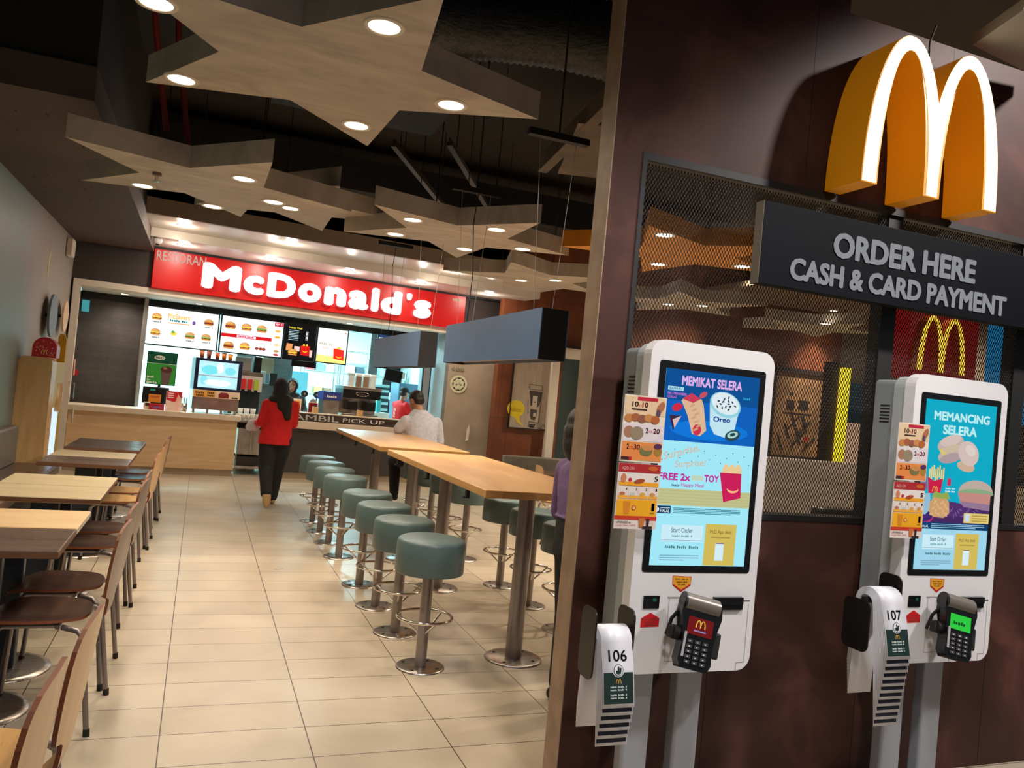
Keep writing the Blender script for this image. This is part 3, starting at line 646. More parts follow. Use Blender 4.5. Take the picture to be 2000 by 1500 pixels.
# main sign
t = thing('restaurant_sign', 'long red illuminated sign with big white letters over the counter', 'sign', CF(0, 0), TH)
m, nt, bs = newmat('red_sign_face'); bs.inputs['Base Color'].default_value = (*lin((176, 16, 16)), 1); bs.inputs['Roughness'].default_value = 0.35
bs.inputs['Emission Color'].default_value = (*lin((200, 10, 14)), 1); bs.inputs['Emission Strength'].default_value = 0.30
REDS = m
b = MB(); b.box(0, 4.93, -0.10, 0.0, 2.69, 3.255, REDS); b.build('panel', t, bevel=0.004)
WL = mat((255, 255, 255), 0.4, emit=1.7, name='lit_letter'); SH = mat((120, 18, 20), 0.5, name='letter_side')
b = MB(); BO = 0.06
def word(parts, z0):
    for s_, x0, x1, a, c in parts: b = MB(); b.T(s_, x0, x1, a, c, WL, -0.135, BO, 0.028); b.build('letter', t)
b2 = MB()
word([('M', 0.66, 1.21, 2.785, 3.165), ('c', 1.25, 1.55, 2.785, 3.075), ('D', 1.60, 2.03, 2.785, 3.165), ('o', 2.07, 2.43, 2.78, 3.085), ('n', 2.48, 2.83, 2.785, 3.08),
      ('a', 2.87, 3.20, 2.78, 3.085), ('l', 3.25, 3.37, 2.785, 3.165), ('d', 3.41, 3.76, 2.78, 3.165), ("'", 3.84, 3.93, 3.05, 3.165), ('s', 3.98, 4.29, 2.78, 3.085)], 0)
b = MB(); b.T('RESTORAN', 0.03, 0.70, 3.095, 3.235, mat((238, 200, 180), 0.4, emit=0.7, name='pink_letter'), -0.102, 0.008, 0.01)
b.build('restoran_lettering', t)
b = MB(); b.R(4.68, 4.84, 3.16, 3.20, mat((230, 190, 160), 0.5, name='plate'), -0.102); b.T('KS-181', 4.69, 4.83, 3.167, 3.193, BLACK, -0.1035); b.build('number_plate', t)
# camera dome, wall box, exit sign etc.
t = thing('security_camera', 'small white dome camera at the left end of the red sign', 'camera', CF(-0.02, -0.9, 3.285), TH)
b = MB(); b.lathe([(0, 0), (0.055, 0), (0.06, -0.03), (0.05, -0.06), (0.03, -0.075)], WHITE, n=20); b.build('housing', t)
b = MB(); b.lathe([(0.03, -0.07), (0.02, -0.09), (0, -0.095)], BLACK, n=16); b.build('lens', t)
b = MB(); b.box(-1.795, -1.72, 11.9, 12.15, 2.9, 3.13, CREAM); tag(b.build('wall_speaker', bevel=0.015), 'cream speaker box high on the left wall', 'speaker')
t = thing('exit_sign', 'small cyan exit sign on the dark tiled wall at the left', 'sign', CF(-0.86, 0.78, 2.28), TH)
b = MB(); b.box(0, 0.10, 0.0, 0.04, 0, 0.17, mat((90, 200, 205), 0.4, emit=0.5, name='cyan_sign')); b.build('panel', t)
b = MB(); b.cyl(CF(-0.86, 0.92, 1.36), CF(-0.86, 0.86, 1.36), 0.05, mat((190, 20, 30), 0.4, name='red_bell'), n=18); tag(b.build('fire_alarm'), 'small red round alarm on the wall by the portal', 'alarm')

# menu boards
FR = BLACK
def em(c, e=1.25): return mat(c, 0.4, emit=e, name='screen')
def burger(b, x, z, w_, kind=0, y=0.0, em=em, e=1.25):
    BUN = em((206, 140, 70), e); BUN2 = em((226, 170, 100), e); MEAT = em((96, 50, 30), e); GRN = em((120, 160, 60), e); YEL = em((250, 196, 60), e); RED = em((200, 50, 40), e)
    h = w_*0.75
    b.R(x-w_*0.46, x+w_*0.46, z-h*0.5, z-h*0.28, BUN, y); b.R(x-w_*0.5, x+w_*0.5, z-h*0.28, z-h*0.14, MEAT, y)
    if kind == 1: b.R(x-w_*0.5, x+w_*0.5, z-h*0.14, z-h*0.02, RED, y); b.R(x-w_*0.48, x+w_*0.48, z-h*0.02, z+h*0.06, GRN, y)
    else: b.P([(x-w_*0.5, z-h*0.14), (x-w_*0.3, z-h*0.22), (x-w_*0.1, z-h*0.14), (x+w_*0.2, z-h*0.24), (x+w_*0.5, z-h*0.12), (x+w_*0.5, z+h*0.02), (x-w_*0.5, z+h*0.02)], YEL if kind == 0 else GRN, y-0.0003)
    b.E(x, z+h*0.04, w_*0.48, h*0.42, BUN, y-0.0004, 0, 180); b.E(x-w_*0.08, z+h*0.14, w_*0.28, h*0.22, BUN2, y-0.0008, 0, 180)
MB_L = [('wide menu screen of burgers, leftmost over the counter', 0.03, 1.08, 'a'), ('menu screen with a red band and burgers, second from the left', 1.12, 2.10, 'b'),
        ('black menu screen with a meal box picture, third from the left', 2.13, 2.63, 'c'), ('narrow white menu screen with a red bag, fourth from the left', 2.67, 3.19, 'd')]
for lab, u0, u1, k in MB_L:
    t = thing('menu_screen', lab, 'screen', CF(u0, 0.8, 1.90), TH, 'menu screens over the counter'); W_ = u1-u0; H_ = 0.58
    b = MB(); b.box(-0.012, W_+0.012, 0, 0.07, -0.012, H_+0.03, FR); b.build('casing', t)
    b = MB(); WHT = em((240, 250, 252)); y = -0.001
    if k in 'ab': b.R(0.008, W_-0.008, 0.008, H_, WHT, y)
    if k == 'a':
        for i, (x, z, kd) in enumerate([(0.14, 0.44, 0), (0.90, 0.44, 1), (0.14, 0.20, 0), (0.64, 0.20, 2), (0.88, 0.20, 2)]):
            burger(b, x, z, 0.14, kd, y-0.001); b.B(x-0.05, x+0.06, z-0.095, z-0.075, em((70, 60, 50)), y-0.002)
        b.T('McSavers', 0.30, 0.62, 0.43, 0.51, em((232, 176, 30)), y-0.001, 0.02); b.B(0.33, 0.60, 0.385, 0.42, em((20, 120, 120)), y-0.001)
        b.R(0.30, 0.62, 0.355, 0.368, em((236, 150, 60)), y-0.001); b.E(0.68, 0.40, 0.025, 0.03, em((110, 70, 150)), y-0.001); b.E(0.40, 0.2, 0.05, 0.03, em((250, 210, 70)), y-0.001); b.E(0.39, 0.225, 0.025, 0.02, em((90, 150, 80)), y-0.002)
    if k == 'b':
        for x, z, kd in [(0.14, 0.44, 1), (0.39, 0.44, 0), (0.63, 0.44, 2), (0.14, 0.12, 1), (0.39, 0.13, 0)]: burger(b, x, z, 0.16, kd, y-0.001)
        b.R(0.01, 0.80, 0.25, 0.305, em((206, 24, 32)), y-0.001); b.R(0.25, 0.55, 0.258, 0.298, em((240, 214, 226)), y-0.002); b.B(0.28, 0.52, 0.264, 0.292, em((200, 30, 60)), y-0.003)
        for x in (0.58, 0.64, 0.69): b.E(x, 0.11, 0.03, 0.024, em((150, 60, 40)), y-0.001)
        b.R(0.83, 0.97, 0.51, 0.575, em((204, 20, 50)), y-0.001); b.T('RM 5', 0.85, 0.95, 0.525, 0.56, em((255, 255, 255)), y-0.002)
        for z, c in [(0.43, (226, 180, 80)), (0.33, (236, 170, 60)), (0.2, (240, 200, 130)), (0.1, (180, 140, 90)), (0.04, (204, 70, 60))]: b.E(0.89, z, 0.045, 0.02, em(c), y-0.001)
    if k == 'c':
        b.R(0.008, W_-0.008, 0.008, H_, em((14, 14, 16)), y)
        b.T('Happy Meal', 0.06, 0.27, 0.50, 0.54, em((240, 220, 60)), y-0.001, 0.02)
        for i in range(7): b.R(0.06, 0.22+0.03*((i*3) % 3), 0.475-i*0.026, 0.483-i*0.026, em((190, 220, 230)), y-0.001); b.R(0.34, 0.38, 0.47-i*0.022, 0.482-i*0.022, em((230, 230, 230)), y-0.001)
        b.P([(0.28, 0.08), (0.42, 0.08), (0.43, 0.24), (0.27, 0.24)], em((206, 26, 22)), y-0.001); b.E(0.325, 0.24, 0.018, 0.035, em((250, 200, 40)), y-0.002, 0, 180); b.E(0.375, 0.24, 0.018, 0.035, em((250, 200, 40)), y-0.002, 0, 180)
        b.E(0.35, 0.16, 0.04, 0.03, em((250, 200, 40)), y-0.002, 180, 360); b.E(0.35, 0.165, 0.036, 0.02, em((206, 26, 22)), y-0.003, 180, 360)
        b.P([(0.03, 0.14), (0.13, 0.14), (0.14, 0.25), (0.04, 0.26)], em((222, 150, 90)), y-0.001); burger(b, 0.15, 0.12, 0.15, 0, y-0.002); b.R(0.17, 0.26, 0.14, 0.22, em((236, 200, 190)), y-0.001)
        b.P([(0.43, 0.06), (0.47, 0.06), (0.475, 0.18), (0.425, 0.18)], em((230, 190, 180)), y-0.001)
    if k == 'd':
        b.R(0.008, W_-0.008, 0.008, H_, em((246, 246, 236)), y); b.R(0.008, W_-0.008, 0.008, 0.12, em((250, 232, 130)), y-0.001)
        b.T('FREE 2x', 0.05, 0.26, 0.30, 0.335, em((120, 90, 60)), y-0.002); b.T('TOY', 0.10, 0.2, 0.23, 0.26, em((200, 120, 90)), y-0.002)
        b.P([(0.30, 0.08), (0.48, 0.06), (0.47, 0.24), (0.29, 0.26)], em((226, 44, 26)), y-0.002)
        b.E(0.39, 0.13, 0.05, 0.035, em((250, 190, 40)), y-0.003, 180, 360); b.E(0.39, 0.137, 0.045, 0.022, em((226, 44, 26)), y-0.004, 180, 360); b.E(0.38, 0.255, 0.04, 0.03, em((250, 200, 60)), y-0.0015, 0, 180)
        b.E(0.48, 0.53, 0.01, 0.01, em((180, 30, 30)), y-0.001)
    b.build('picture', t)
    for x in (W_*0.25, W_*0.75):
        b = MB(); b.cyl((x, 0.05, H_+0.03), (x, 0.05, 0.70), 0.012, BLACKM, n=8); b.build('hanger', t)
t = thing('order_monitor', 'hanging monitor behind the far box lamp, top right of the counter', 'screen', CF(3.75, 0.9, 2.28), TH)
b = MB(); b.box(0, 0.55, 0, 0.05, 0, 0.24, FR); b.build('casing', t); b = MB(); b.R(0.02, 0.53, 0.02, 0.22, em((220, 240, 246)), -0.001); b.R(0.02, 0.25, 0.17, 0.22, em((30, 60, 100)), -0.002); b.build('picture', t)
b = MB(); b.cyl((0.27, 0.02, 0.24), (0.27, 0.02, 0.32), 0.02, FR, n=8); b.build('hanger', t)
def shelf_unit(u, v, w_, z0, z1, n, lab, mm=None):
    t = thing('wire_shelf', lab, 'shelf', CF(u, v), TH, 'kitchen shelves'); mm = mm or STEEL
    for x in (0, w_):
        for y in (0, 0.3):
            b = MB(); b.cyl((x, y, z0), (x, y, z1), 0.012, mm, n=8); b.build('post', t)
    for i in range(n):
        z = z0+(z1-z0)*(i+0.7)/n; b = MB(); b.box(0, w_, 0, 0.3, z, z+0.015, mm); b.build('shelf', t)
    return t
def kbox(nm, lab, cat, u, v, w_, d, z0, z1, m, group=None, bev=0.006):
    b = MB(); b.box(-w_/2, w_/2, 0, d, 0, z1-z0, m); o = b.build(nm, loc=CF(u, v, z0), rotz=TH, bevel=bev); return tag(o, lab, cat, group)
for i, (u, v, p) in enumerate(KITCHEN):
    c = CF(u, v, 2.93); t = thing('kitchen_light', ['left', 'middle', 'right'][i]+' bright panel light on the kitchen ceiling', 'ceiling light', c, TH, 'kitchen panel lights')
    b = MB(); b.box(-0.5, 0.5, -0.15, 0.15, 0, 0.015, mat((225, 255, 255), 0.4, emit=3.5, name='panel_light')); b.build('panel', t)
    lamp('kitchen_bulb', 'AREA', (0, 0, -0.03), p, CYAN, 1.0, parent=t, sy=0.4)
lamp('prep_bulb', 'AREA', CF(0.4, 1.6, 2.4), 22, CYAN, 0.6, target=CF(0.4, 4.5, 1.6))
# counter items, left
t = thing('green_display', 'green illuminated drink poster on a stand behind the till', 'poster', CF(0.08, 0.5, 0.93), TH)
b = MB(); b.box(0, 0.42, 0, 0.03, 0.36, 0.86, mat((24, 84, 48), 0.4, emit=0.12, name='green')); b.box(0.18, 0.22, 0.005, 0.025, 0, 0.36, BLACK); b.build('board', t)
b = MB(); b.R(0.01, 0.41, 0.37, 0.68, mat((56, 138, 48), 0.5, emit=0.7, name='g2'), -0.001); b.R(0, 0.42, 0.68, 0.685, WHITEP, -0.002); b.R(0.01, 0.41, 0.69, 0.855, mat((16, 70, 44), 0.5, emit=0.7, name='g3'), -0.001)
b.E(0.17, 0.77, 0.075, 0.035, mat((230, 236, 220), 0.5, name='w'), -0.002); b.T('MILO', 0.115, 0.225, 0.75, 0.79, mat((40, 26, 20), 0.5, name='k'), -0.003, 0.03)
b.P([(0.20, 0.60), (0.36, 0.60), (0.33, 0.37), (0.23, 0.37)], mat((150, 110, 90), 0.5, emit=0.3, name='cup'), -0.002); b.E(0.28, 0.60, 0.085, 0.05, mat((130, 70, 56), 0.5, emit=0.3, name='choc'), -0.003); b.E(0.26, 0.62, 0.03, 0.02, mat((214, 150, 120), 0.5, emit=0.3, name='choc2'), -0.004)
b.B(0.02, 0.11, 0.46, 0.49, WHITEP, -0.002); b.B(0.02, 0.07, 0.42, 0.445, WHITEP, -0.002); b.B(0.02, 0.18, 0.375, 0.41, WHITEP, -0.002)
b.build('picture', t)
t = thing('till_screen', 'black till monitor seen from behind at the left of the counter', 'monitor', CF(0.23, 0.28, 0.93), TH)
b = MB(); b.box(-0.18, 0.18, 0, 0.05, 0.08, 0.33, BLACK); b.build('casing', t, bevel=0.01); b = MB(); b.box(-0.04, 0.04, 0.01, 0.05, 0, 0.09, BLACK); b.box(-0.1, 0.1, -0.02, 0.1, 0, 0.012, BLACK); b.build('stand', t)
b = MB(); b.R(-0.08, -0.01, 0.27, 0.30, mat((30, 150, 140), 0.5, name='tealmark'), -0.001); b.build('badge', t)
b = MB(); b.box(-0.085, 0.085, 0, 0.004, 0, 0.12, mat((232, 150, 40), 0.5, name='orange_card')); b.R(-0.06, 0.06, 0.07, 0.10, mat((200, 110, 40), 0.5, name='oc2'), -0.001); tag(b.build('price_card', loc=CF(0.22, 0.245, 1.03), rotz=TH), 'orange card leaning on the till monitor', 'card')
b = MB(); b.box(-0.045, 0.045, 0, 0.03, 0, 0.10, mat((236, 214, 190), 0.4, name='cream_plastic')); b.R(-0.025, 0.03, 0.045, 0.085, mat((70, 20, 26), 0.4, name='dkred'), -0.001); tag(b.build('card_reader', loc=CF(0.12, 0.2, 0.932), rotz=TH, bevel=0.004), 'small cream card reader on the counter left of the red box', 'card reader')
b = MB(); b.box(-0.10, 0.10, 0, 0.09, 0, 0.085, mat((176, 22, 42), 0.45, name='crimson')); b.B(-0.06, 0.07, 0.025, 0.06, mat((120, 90, 160), 0.5, name='viol'), -0.001); tag(b.build('donation_box', loc=CF(0.25, 0.10, 0.931), rotz=TH, bevel=0.004), 'low crimson box on the counter in front of the till', 'box')
t = thing('flyer_stand', 'red and cream flyer stand on the counter beside the till', 'sign', CF(0.48, 0.12, 0.931), TH)
b = MB(); b.add([(-0.11, 0, 0), (0.11, 0, 0), (0.11, 0.05, 0.29), (-0.11, 0.05, 0.29), (-0.11, 0.10, 0), (0.11, 0.10, 0)], [(0, 1, 2, 3), (5, 4, 3, 2), (0, 3, 4), (1, 5, 2)], mat((240, 206, 190), 0.5, name='flyer')); b.build('card', t)
b = MB(); RD = mat((206, 30, 38), 0.5, name='flyer_red')
def slz(z): return 0.05*z/0.29-0.0015
b.add([(-0.105, slz(0.16), 0.16), (0.0, slz(0.13), 0.13), (0.105, slz(0.2), 0.2), (0.105, slz(0.285), 0.285), (-0.105, slz(0.285), 0.285)], [(0, 1, 2, 3, 4)], RD)
for z in (0.25, 0.22, 0.19): b.add([(-0.09, slz(z)-0.001, z), (-0.01, slz(z)-0.001, z), (-0.01, slz(z+0.012)-0.001, z+0.012), (-0.09, slz(z+0.012)-0.001, z+0.012)], [(0, 1, 2, 3)], WHITEP)
b.add([(0.02, slz(0.02)-0.001, 0.02), (0.08, slz(0.02)-0.001, 0.02), (0.09, slz(0.2)-0.002, 0.2), (0.05, slz(0.25)-0.002, 0.25), (0.03, slz(0.18)-0.002, 0.18)], [(0, 1, 2, 3, 4)], mat((244, 190, 170), 0.5, name='pinkfig'))
b.build('print', t)
t = thing('straw_holder', 'steel cup of straws beside the glass display warmer', 'holder', CF(0.64, 0.25, 0.93), TH)
b = MB(); b.lathe([(0, 0.002), (0.04, 0), (0.045, 0.12), (0.042, 0.12), (0.038, 0.005)], STEEL, n=20); b.build('cup', t)
for i in range(7):
    a = i*0.9; b = MB(); b.cyl((0.015*math.cos(a), 0.015*math.sin(a), 0.01), (0.04*math.cos(a), 0.04*math.sin(a), 0.22), 0.004, BLACK if i % 2 else STEEL, n=6); b.build('straw', t)
t = thing('display_warmer', 'glass-fronted food warmer with black frame on the counter', 'display case', CF(1.06, 0.1, 0.93), TH)
b = MB(); b.box(-0.335, 0.335, 0.02, 0.5, 0.055, 0.35, STEEL); b.build('base', t, bevel=0.004)
b = MB()
for z0, z1 in ((0.35, 0.39), (0.79, 0.83)): b.box(-0.34, 0.34, 0.0, 0.5, z0, z1, mat((24, 34, 66), 0.35, name='navy_frame'))
for x0, x1 in ((-0.34, -0.285), (0.285, 0.34)): b.box(x0, x1, 0.0, 0.5, 0.39, 0.79, mat((24, 34, 66), 0.35, name='navy_frame'))
b.build('frame', t, bevel=0.003)
b = MB(); b.R(-0.285, 0.285, 0.39, 0.79, em((190, 240, 246), 1.1), 0.03)
for x, z, rx, rz, c in [(-0.12, 0.66, 0.12, 0.07, (120, 226, 236)), (0.17, 0.66, 0.08, 0.06, (130, 226, 236)), (0.0, 0.47, 0.2, 0.05, (244, 255, 255)), (-0.2, 0.5, 0.05, 0.07, (140, 228, 240)), (0.02, 0.70, 0.05, 0.08, (250, 255, 255))]: b.E(x, z, rx, rz, em(c, 1.1), 0.028)
b.R(-0.285, 0.285, 0.565, 0.58, em((170, 170, 180), 0.9), 0.026); b.build('lit_glass', t)
b = MB(); b.box(-0.34, 0.34, -0.005, 0.018, 0.24, 0.35, mat((244, 214, 184), 0.5, name='strip')); b.R(-0.32, -0.02, 0.245, 0.34, mat((246, 176, 80), 0.5, name='strip2'), -0.007)
b.B(-0.30, -0.16, 0.295, 0.325, mat((96, 50, 30), 0.5, name='brn'), -0.009); b.B(-0.29, -0.18, 0.255, 0.285, mat((96, 50, 30), 0.5, name='brn'), -0.009); b.B(-0.13, -0.03, 0.30, 0.33, BLACK, -0.009); b.B(-0.13, -0.03, 0.26, 0.285, BLACK, -0.009)
b.P([(0.03, 0.25), (0.18, 0.25), (0.18, 0.30), (0.15, 0.33), (0.06, 0.33), (0.03, 0.30)], mat((140, 40, 40), 0.5, name='maroon'), -0.007); b.R(0.22, 0.31, 0.25, 0.27, mat((60, 56, 40), 0.5, name='olive'), -0.007); b.build('front_strip', t)
for x in (-0.3, -0.1, 0.1, 0.3):
    b = MB(); b.cyl((x, 0.08, 0), (x, 0.08, 0.055), 0.02, STEEL, n=12); b.build('foot', t)
for i, (x, h, c, lab) in enumerate([(-0.25, 0.11, (196, 110, 60), 'leftmost'), (-0.15, 0.11, (150, 80, 60), 'second'), (-0.03, 0.10, (200, 90, 40), 'middle'), (0.07, 0.10, (222, 120, 30), 'fourth'), (0.16, 0.09, (230, 150, 40), 'rightmost')]):
    b = MB(); p = CF(1.06+x, 0.2, 1.761); b.lathe([(0, 0), (0.028, 0), (0.038, h), (0.034, h-0.004), (0, h-0.01)], mat(c, 0.5, name='cup_print'), n=18); b.lathe([(0.0385, h-0.008), (0.0395, h), (0.03, h+0.006), (0, h+0.008)], mat((90, 52, 38), 0.5, name='rim'), n=18)
    tag(b.build('paper_cup', loc=p), '%s of five small orange-brown cups on the food warmer' % lab, 'cup', 'cups on the food warmer')
# soda machine
t = thing('drink_dispenser', 'soda dispenser with red and green nozzle labels behind the counter', 'dispenser', CF(1.62, 0.9, 0.0), TH)
b = MB(); b.box(-0.24, 0.24, 0.12, 0.6, 0.8, 1.62, BLACKM); b.box(-0.24, 0.24, 0, 0.6, 1.55, 1.62, STEEL); b.box(-0.24, 0.24, 0, 0.12, 1.30, 1.55, mat((200, 190, 184), 0.4, name='disp')); b.box(-0.25, 0.25, -0.05, 0.6, 0.8, 0.9, STEEL); b.box(-0.25, 0.25, -0.03, 0.6, 0.0, 0.8, STEEL); b.build('body', t, bevel=0.004)
for i, c in enumerate([(220, 226, 220), (206, 40, 40), (206, 40, 40), (170, 176, 60)]):
    b = MB(); b.box(-0.19+i*0.1, -0.12+i*0.1, -0.03, 0, 1.33, 1.50, mat(c, 0.4, name='valve')); b.box(-0.18+i*0.1, -0.13+i*0.1, -0.02, 0.05, 1.24, 1.33, BLACK); b.build('valve', t)
for i in range(4):
    b = MB(); p = CF(1.46+i*0.1, 0.92, 0.901); b.lathe([(0, 0), (0.035, 0), (0.045, 0.12), (0.04, 0.12), (0, 0.01)], mat((226, 214, 204), 0.5, name='cupw'), n=16); tag(b.build('paper_cup', loc=p), 'white paper cup under the soda dispenser valves, number %s from the left' % ['first', 'second', 'third', 'fourth'][i], 'cup', 'cups under the dispenser')
kbox('cup_stack', 'stack of cups and lids on top of the soda dispenser', 'cup stack', 1.55, 1.0, 0.26, 0.2, 1.62, 1.86, mat((190, 180, 170), 0.5, name='cups'), bev=0.02)
kbox('coffee_grinder', 'dark grinder standing on top of the soda dispenser', 'grinder', 1.78, 1.0, 0.12, 0.2, 1.62, 1.88, BLACKM)
b = MB()
for i in range(7):
    u = 1.46+0.075*i; b.lathe([(0, 0.004), (0.03, 0.004), (0.036, 0.1), (0.03, 0.1), (0, 0.01)], mat((222, 206, 190), 0.5, name='napkin'), (0, 0, 0) if False else (0.075*i, 0, 0), n=12)
tag(b.build('cup_tray', loc=CF(1.46, 0.45, 0.853), rotz=TH), 'row of cream cups on the steel cabinet behind the woman', 'cups')
kbox('paper_towel_box', 'tan box on the back shelf left of the staff member', 'box', 2.12, 2.0, 0.22, 0.2, 1.62, 1.9, mat((170, 140, 110), 0.6, name='tan'))
kbox('steel_cabinet', 'grey steel cabinet behind the woman in red', 'cabinet', 2.11, 1.7, 0.40, 0.4, 0.0, 1.45, KP)
kbox('notice_board', 'white notice fixed above the steel cabinet', 'notice', 1.95, 1.68, 0.2, 0.02, 1.45, 1.66, WHITEP)
kbox('wall_phone', 'dark handset cradle beside the white notice', 'phone', 2.18, 1.66, 0.13, 0.04, 1.42, 1.64, mat((50, 62, 66), 0.4, name='dkteal'))
kbox('small_monitor', 'small black monitor hanging under the menu screens', 'monitor', 2.52, 0.95, 0.42, 0.06, 1.79, 1.89, BLACK)
kbox('blue_lit_fridge', 'bright blue-lit fridge door behind the hijab-wearing staff member', 'fridge', 2.75, 2.1, 0.28, 0.05, 1.0, 1.72, mat((110, 220, 240), 0.4, emit=1.0, name='cyan_fridge'))
t = thing('notice_stand', 'white standing notice with an orange heading on the pick-up counter', 'sign', CF(2.30, 0.25, 0.921), TH)
b = MB(); b.box(-0.08, 0.08, 0, 0.008, 0, 0.34, mat((246, 226, 206), 0.5, name='notice_c')); b.build('card', t); b = MB(); b.R(-0.07, 0.07, 0.24, 0.31, mat((244, 170, 50), 0.5, name='amber'), -0.001); b.B(-0.06, 0.06, 0.275, 0.295, BLACK, -0.002); b.B(-0.03, 0.04, 0.195, 0.215, BLACK, -0.002); b.build('print', t)
t = thing('token_sign', 'square red sign on a round stand on the pick-up counter', 'sign', CF(2.585, 0.3, 0.921), TH)
b = MB(); b.box(-0.07, 0.07, 0, 0.01, 0.14, 0.29, mat((214, 30, 40), 0.4, emit=0.2, name='red_card')); b.box(-0.078, 0.078, 0.002, 0.012, 0.132, 0.298, mat((240, 190, 180), 0.5, name='pink')); b.build('card', t)
b = MB(); b.E(0, 0.29, 0.06, 0.07, mat((150, 146, 146), 0.4, name='glassgrey'), 0.02, 0, 180); b.cyl((0, 0.005, 0), (0, 0.005, 0.14), 0.02, STEEL, n=10); b.cyl((0, 0.005, 0), (0, 0.005, 0.012), 0.05, STEEL, n=16); b.B(-0.05, 0.05, 0.19, 0.21, mat((150, 20, 40), 0.5, name='dr'), -0.001); b.build('stand', t)
for i, u in enumerate((2.57, 2.76)):
    t = thing('round_fan', ['left', 'right'][i]+' small dark round fan behind the red token sign', 'fan', CF(u+0.02*i, 0.88, 0.921), TH); b = MB(); b.cyl((0, 0, 0.42), (0, 0.05, 0.42), 0.055, BLACKM, n=20); b.build('head', t); b = MB(); b.cyl((0, 0.03, 0), (0, 0.03, 0.38), 0.01, BLACK, n=8); b.build('pole', t); b = MB(); b.cyl((0, -0.005, 0.42), (0, 0, 0.42), 0.018, mat((150, 130, 120), 0.4, name='hub'), n=12); b.build('hub', t)
for i, (u, lab) in enumerate([(2.58, 'left'), (3.32, 'right')]):
    t = thing('napkin_holder', lab+' small wooden block holder on the pick-up ledge', 'holder', CF(u, 0.12, 1.06), TH); b = MB(); b.box(-0.045, 0.045, -0.03, 0.03, 0, 0.10, mat((206, 166, 110), 0.5, name='woodblock')); b.build('block', t, bevel=0.004); b = MB(); b.box(-0.025, 0.025, -0.02, 0.02, 0.10, 0.12, BLACKM); b.build('insert', t)
t = thing('juice_machine', 'steel drink machine with a violet-blue front panel', 'dispenser', CF(2.92, 0.45, 0.921), TH)
b = MB(); b.box(-0.13, 0.13, 0, 0.35, 0, 0.36, STEEL); b.build('body', t, bevel=0.005); b = MB(); b.box(-0.15, 0.15, -0.02, 0.35, 0.36, 0.50, mat((44, 56, 130), 0.4, name='violetblue')); b.B(-0.09, 0.09, 0.40, 0.44, LW, -0.022); b.build('header', t)
t = thing('coffee_machine', 'large black and steel coffee machine with an oval badge', 'coffee machine', CF(3.44, 0.5, 0.022), TH)
b = MB(); b.box(-0.32, 0.32, 0.0, 0.5, 0.9, 1.06, STEEL); b.box(-0.32, 0.32, 0.2, 0.5, 1.06, 1.32, STEEL); b.build('body', t, bevel=0.004)
b = MB(); b.box(-0.33, 0.33, -0.02, 0.5, 1.32, 1.47, BLACK); b.build('head', t, bevel=0.008)
b = MB(); b.box(-0.34, 0.34, -0.03, 0.5, 1.47, 1.52, STEEL); b.build('tray', t, bevel=0.004)
b = MB(); b.tube([(0.11*math.cos(2*PI*i/30), -0.025, 1.40+0.035*math.sin(2*PI*i/30)) for i in range(30)], 0.004, CHROME, 6, closed=True); b.B(-0.07, 0.07, 1.385, 1.415, CHROME, -0.022); b.build('badge', t)
for x in (-0.15, 0.17):
    b = MB(); b.box(x-0.09, x+0.09, -0.02, 0.19, 1.12, 1.28, BLACK); b.build('brew_head', t, bevel=0.01)
b = MB(); b.box(-0.31, -0.03, -0.01, 0.0, 0.94, 1.03, mat((130, 120, 114), 0.4, 0.6, name='fascia')); b.box(0.05, 0.2, -0.012, 0.0, 0.95, 1.02, mat((176, 146, 132), 0.5, name='sticker')); b.build('fascia', t)
for i, (u, m_, lab) in enumerate([(3.26, (206, 214, 214), 'clear jug'), (3.39, (134, 104, 84), 'left brown coffee jar'), (3.52, (150, 116, 92), 'right brown coffee jar'), (3.64, (226, 236, 236), 'white cup tower')]):
    t = thing('storage_jar', lab+' standing on top of the coffee machine', 'jar', CF(u, 0.62, 1.521), TH, 'jars on the coffee machine')
    b = MB(); b.box(-0.052, 0.052, -0.05, 0.05, 0, 0.2, mat(m_, 0.3, name='jar')); b.build('body', t, bevel=0.01); b = MB(); b.box(-0.054, 0.054, -0.052, 0.052, 0.2, 0.25, mat((236, 244, 244) if i else (180, 200, 200), 0.4, name='lid')); b.build('lid', t, bevel=0.01)
t = thing('kitchen_monitor', 'tilted black monitor seen from behind above the red-capped corner', 'monitor', CF(4.17, 1.1, 1.67), TH)
b = MB(); b.obox((0, 0, 0.13), 0.33, 0.05, 0.22, BLACK, Matrix.Rotation(math.radians(7), 3, 'Y')); b.build('casing', t, bevel=0.01); b = MB(); b.cyl((-0.1, 0.04, 0.2), (-0.14, 0.04, 0.98), 0.012, BLACKM, n=8); b.build('hanger', t)
for i, (u, lab) in enumerate([(3.15, 'left'), (4.0, 'middle'), (4.72, 'right')]):
    s_ = shelf_unit(u, 3.6+0.1*i, 0.7, 0.0, 2.4, 5, lab+' steel shelf rack at the back of the kitchen')
CO = [(90, 130, 140), (210, 220, 220), (60, 70, 80), (160, 190, 190), (214, 200, 90), (120, 90, 70), (180, 60, 60)]
k = 0
for u0 in (3.2, 4.05, 4.77):
    for z in (0.99, 1.47, 1.95):
        for j in range(3):
            c = CO[k % 7]; k += 1
            kbox('storage_tub', 'storage tub on the kitchen racks, colour %s, row at %s' % (['slate', 'white', 'charcoal', 'mint', 'yellow', 'brown', 'red'][(k-1) % 7], {0.99: 'waist height', 1.47: 'eye level', 1.95: 'the top'}[z])+{3.2: ' of the left rack', 4.05: ' of the middle rack', 4.77: ' of the right rack'}[u0], 'tub', u0+0.1+j*0.2, 3.72, 0.16, 0.18, z-0.14, z+0.03-0.02*j, mat(c, 0.5, name='tub'), 'tubs on the kitchen racks')
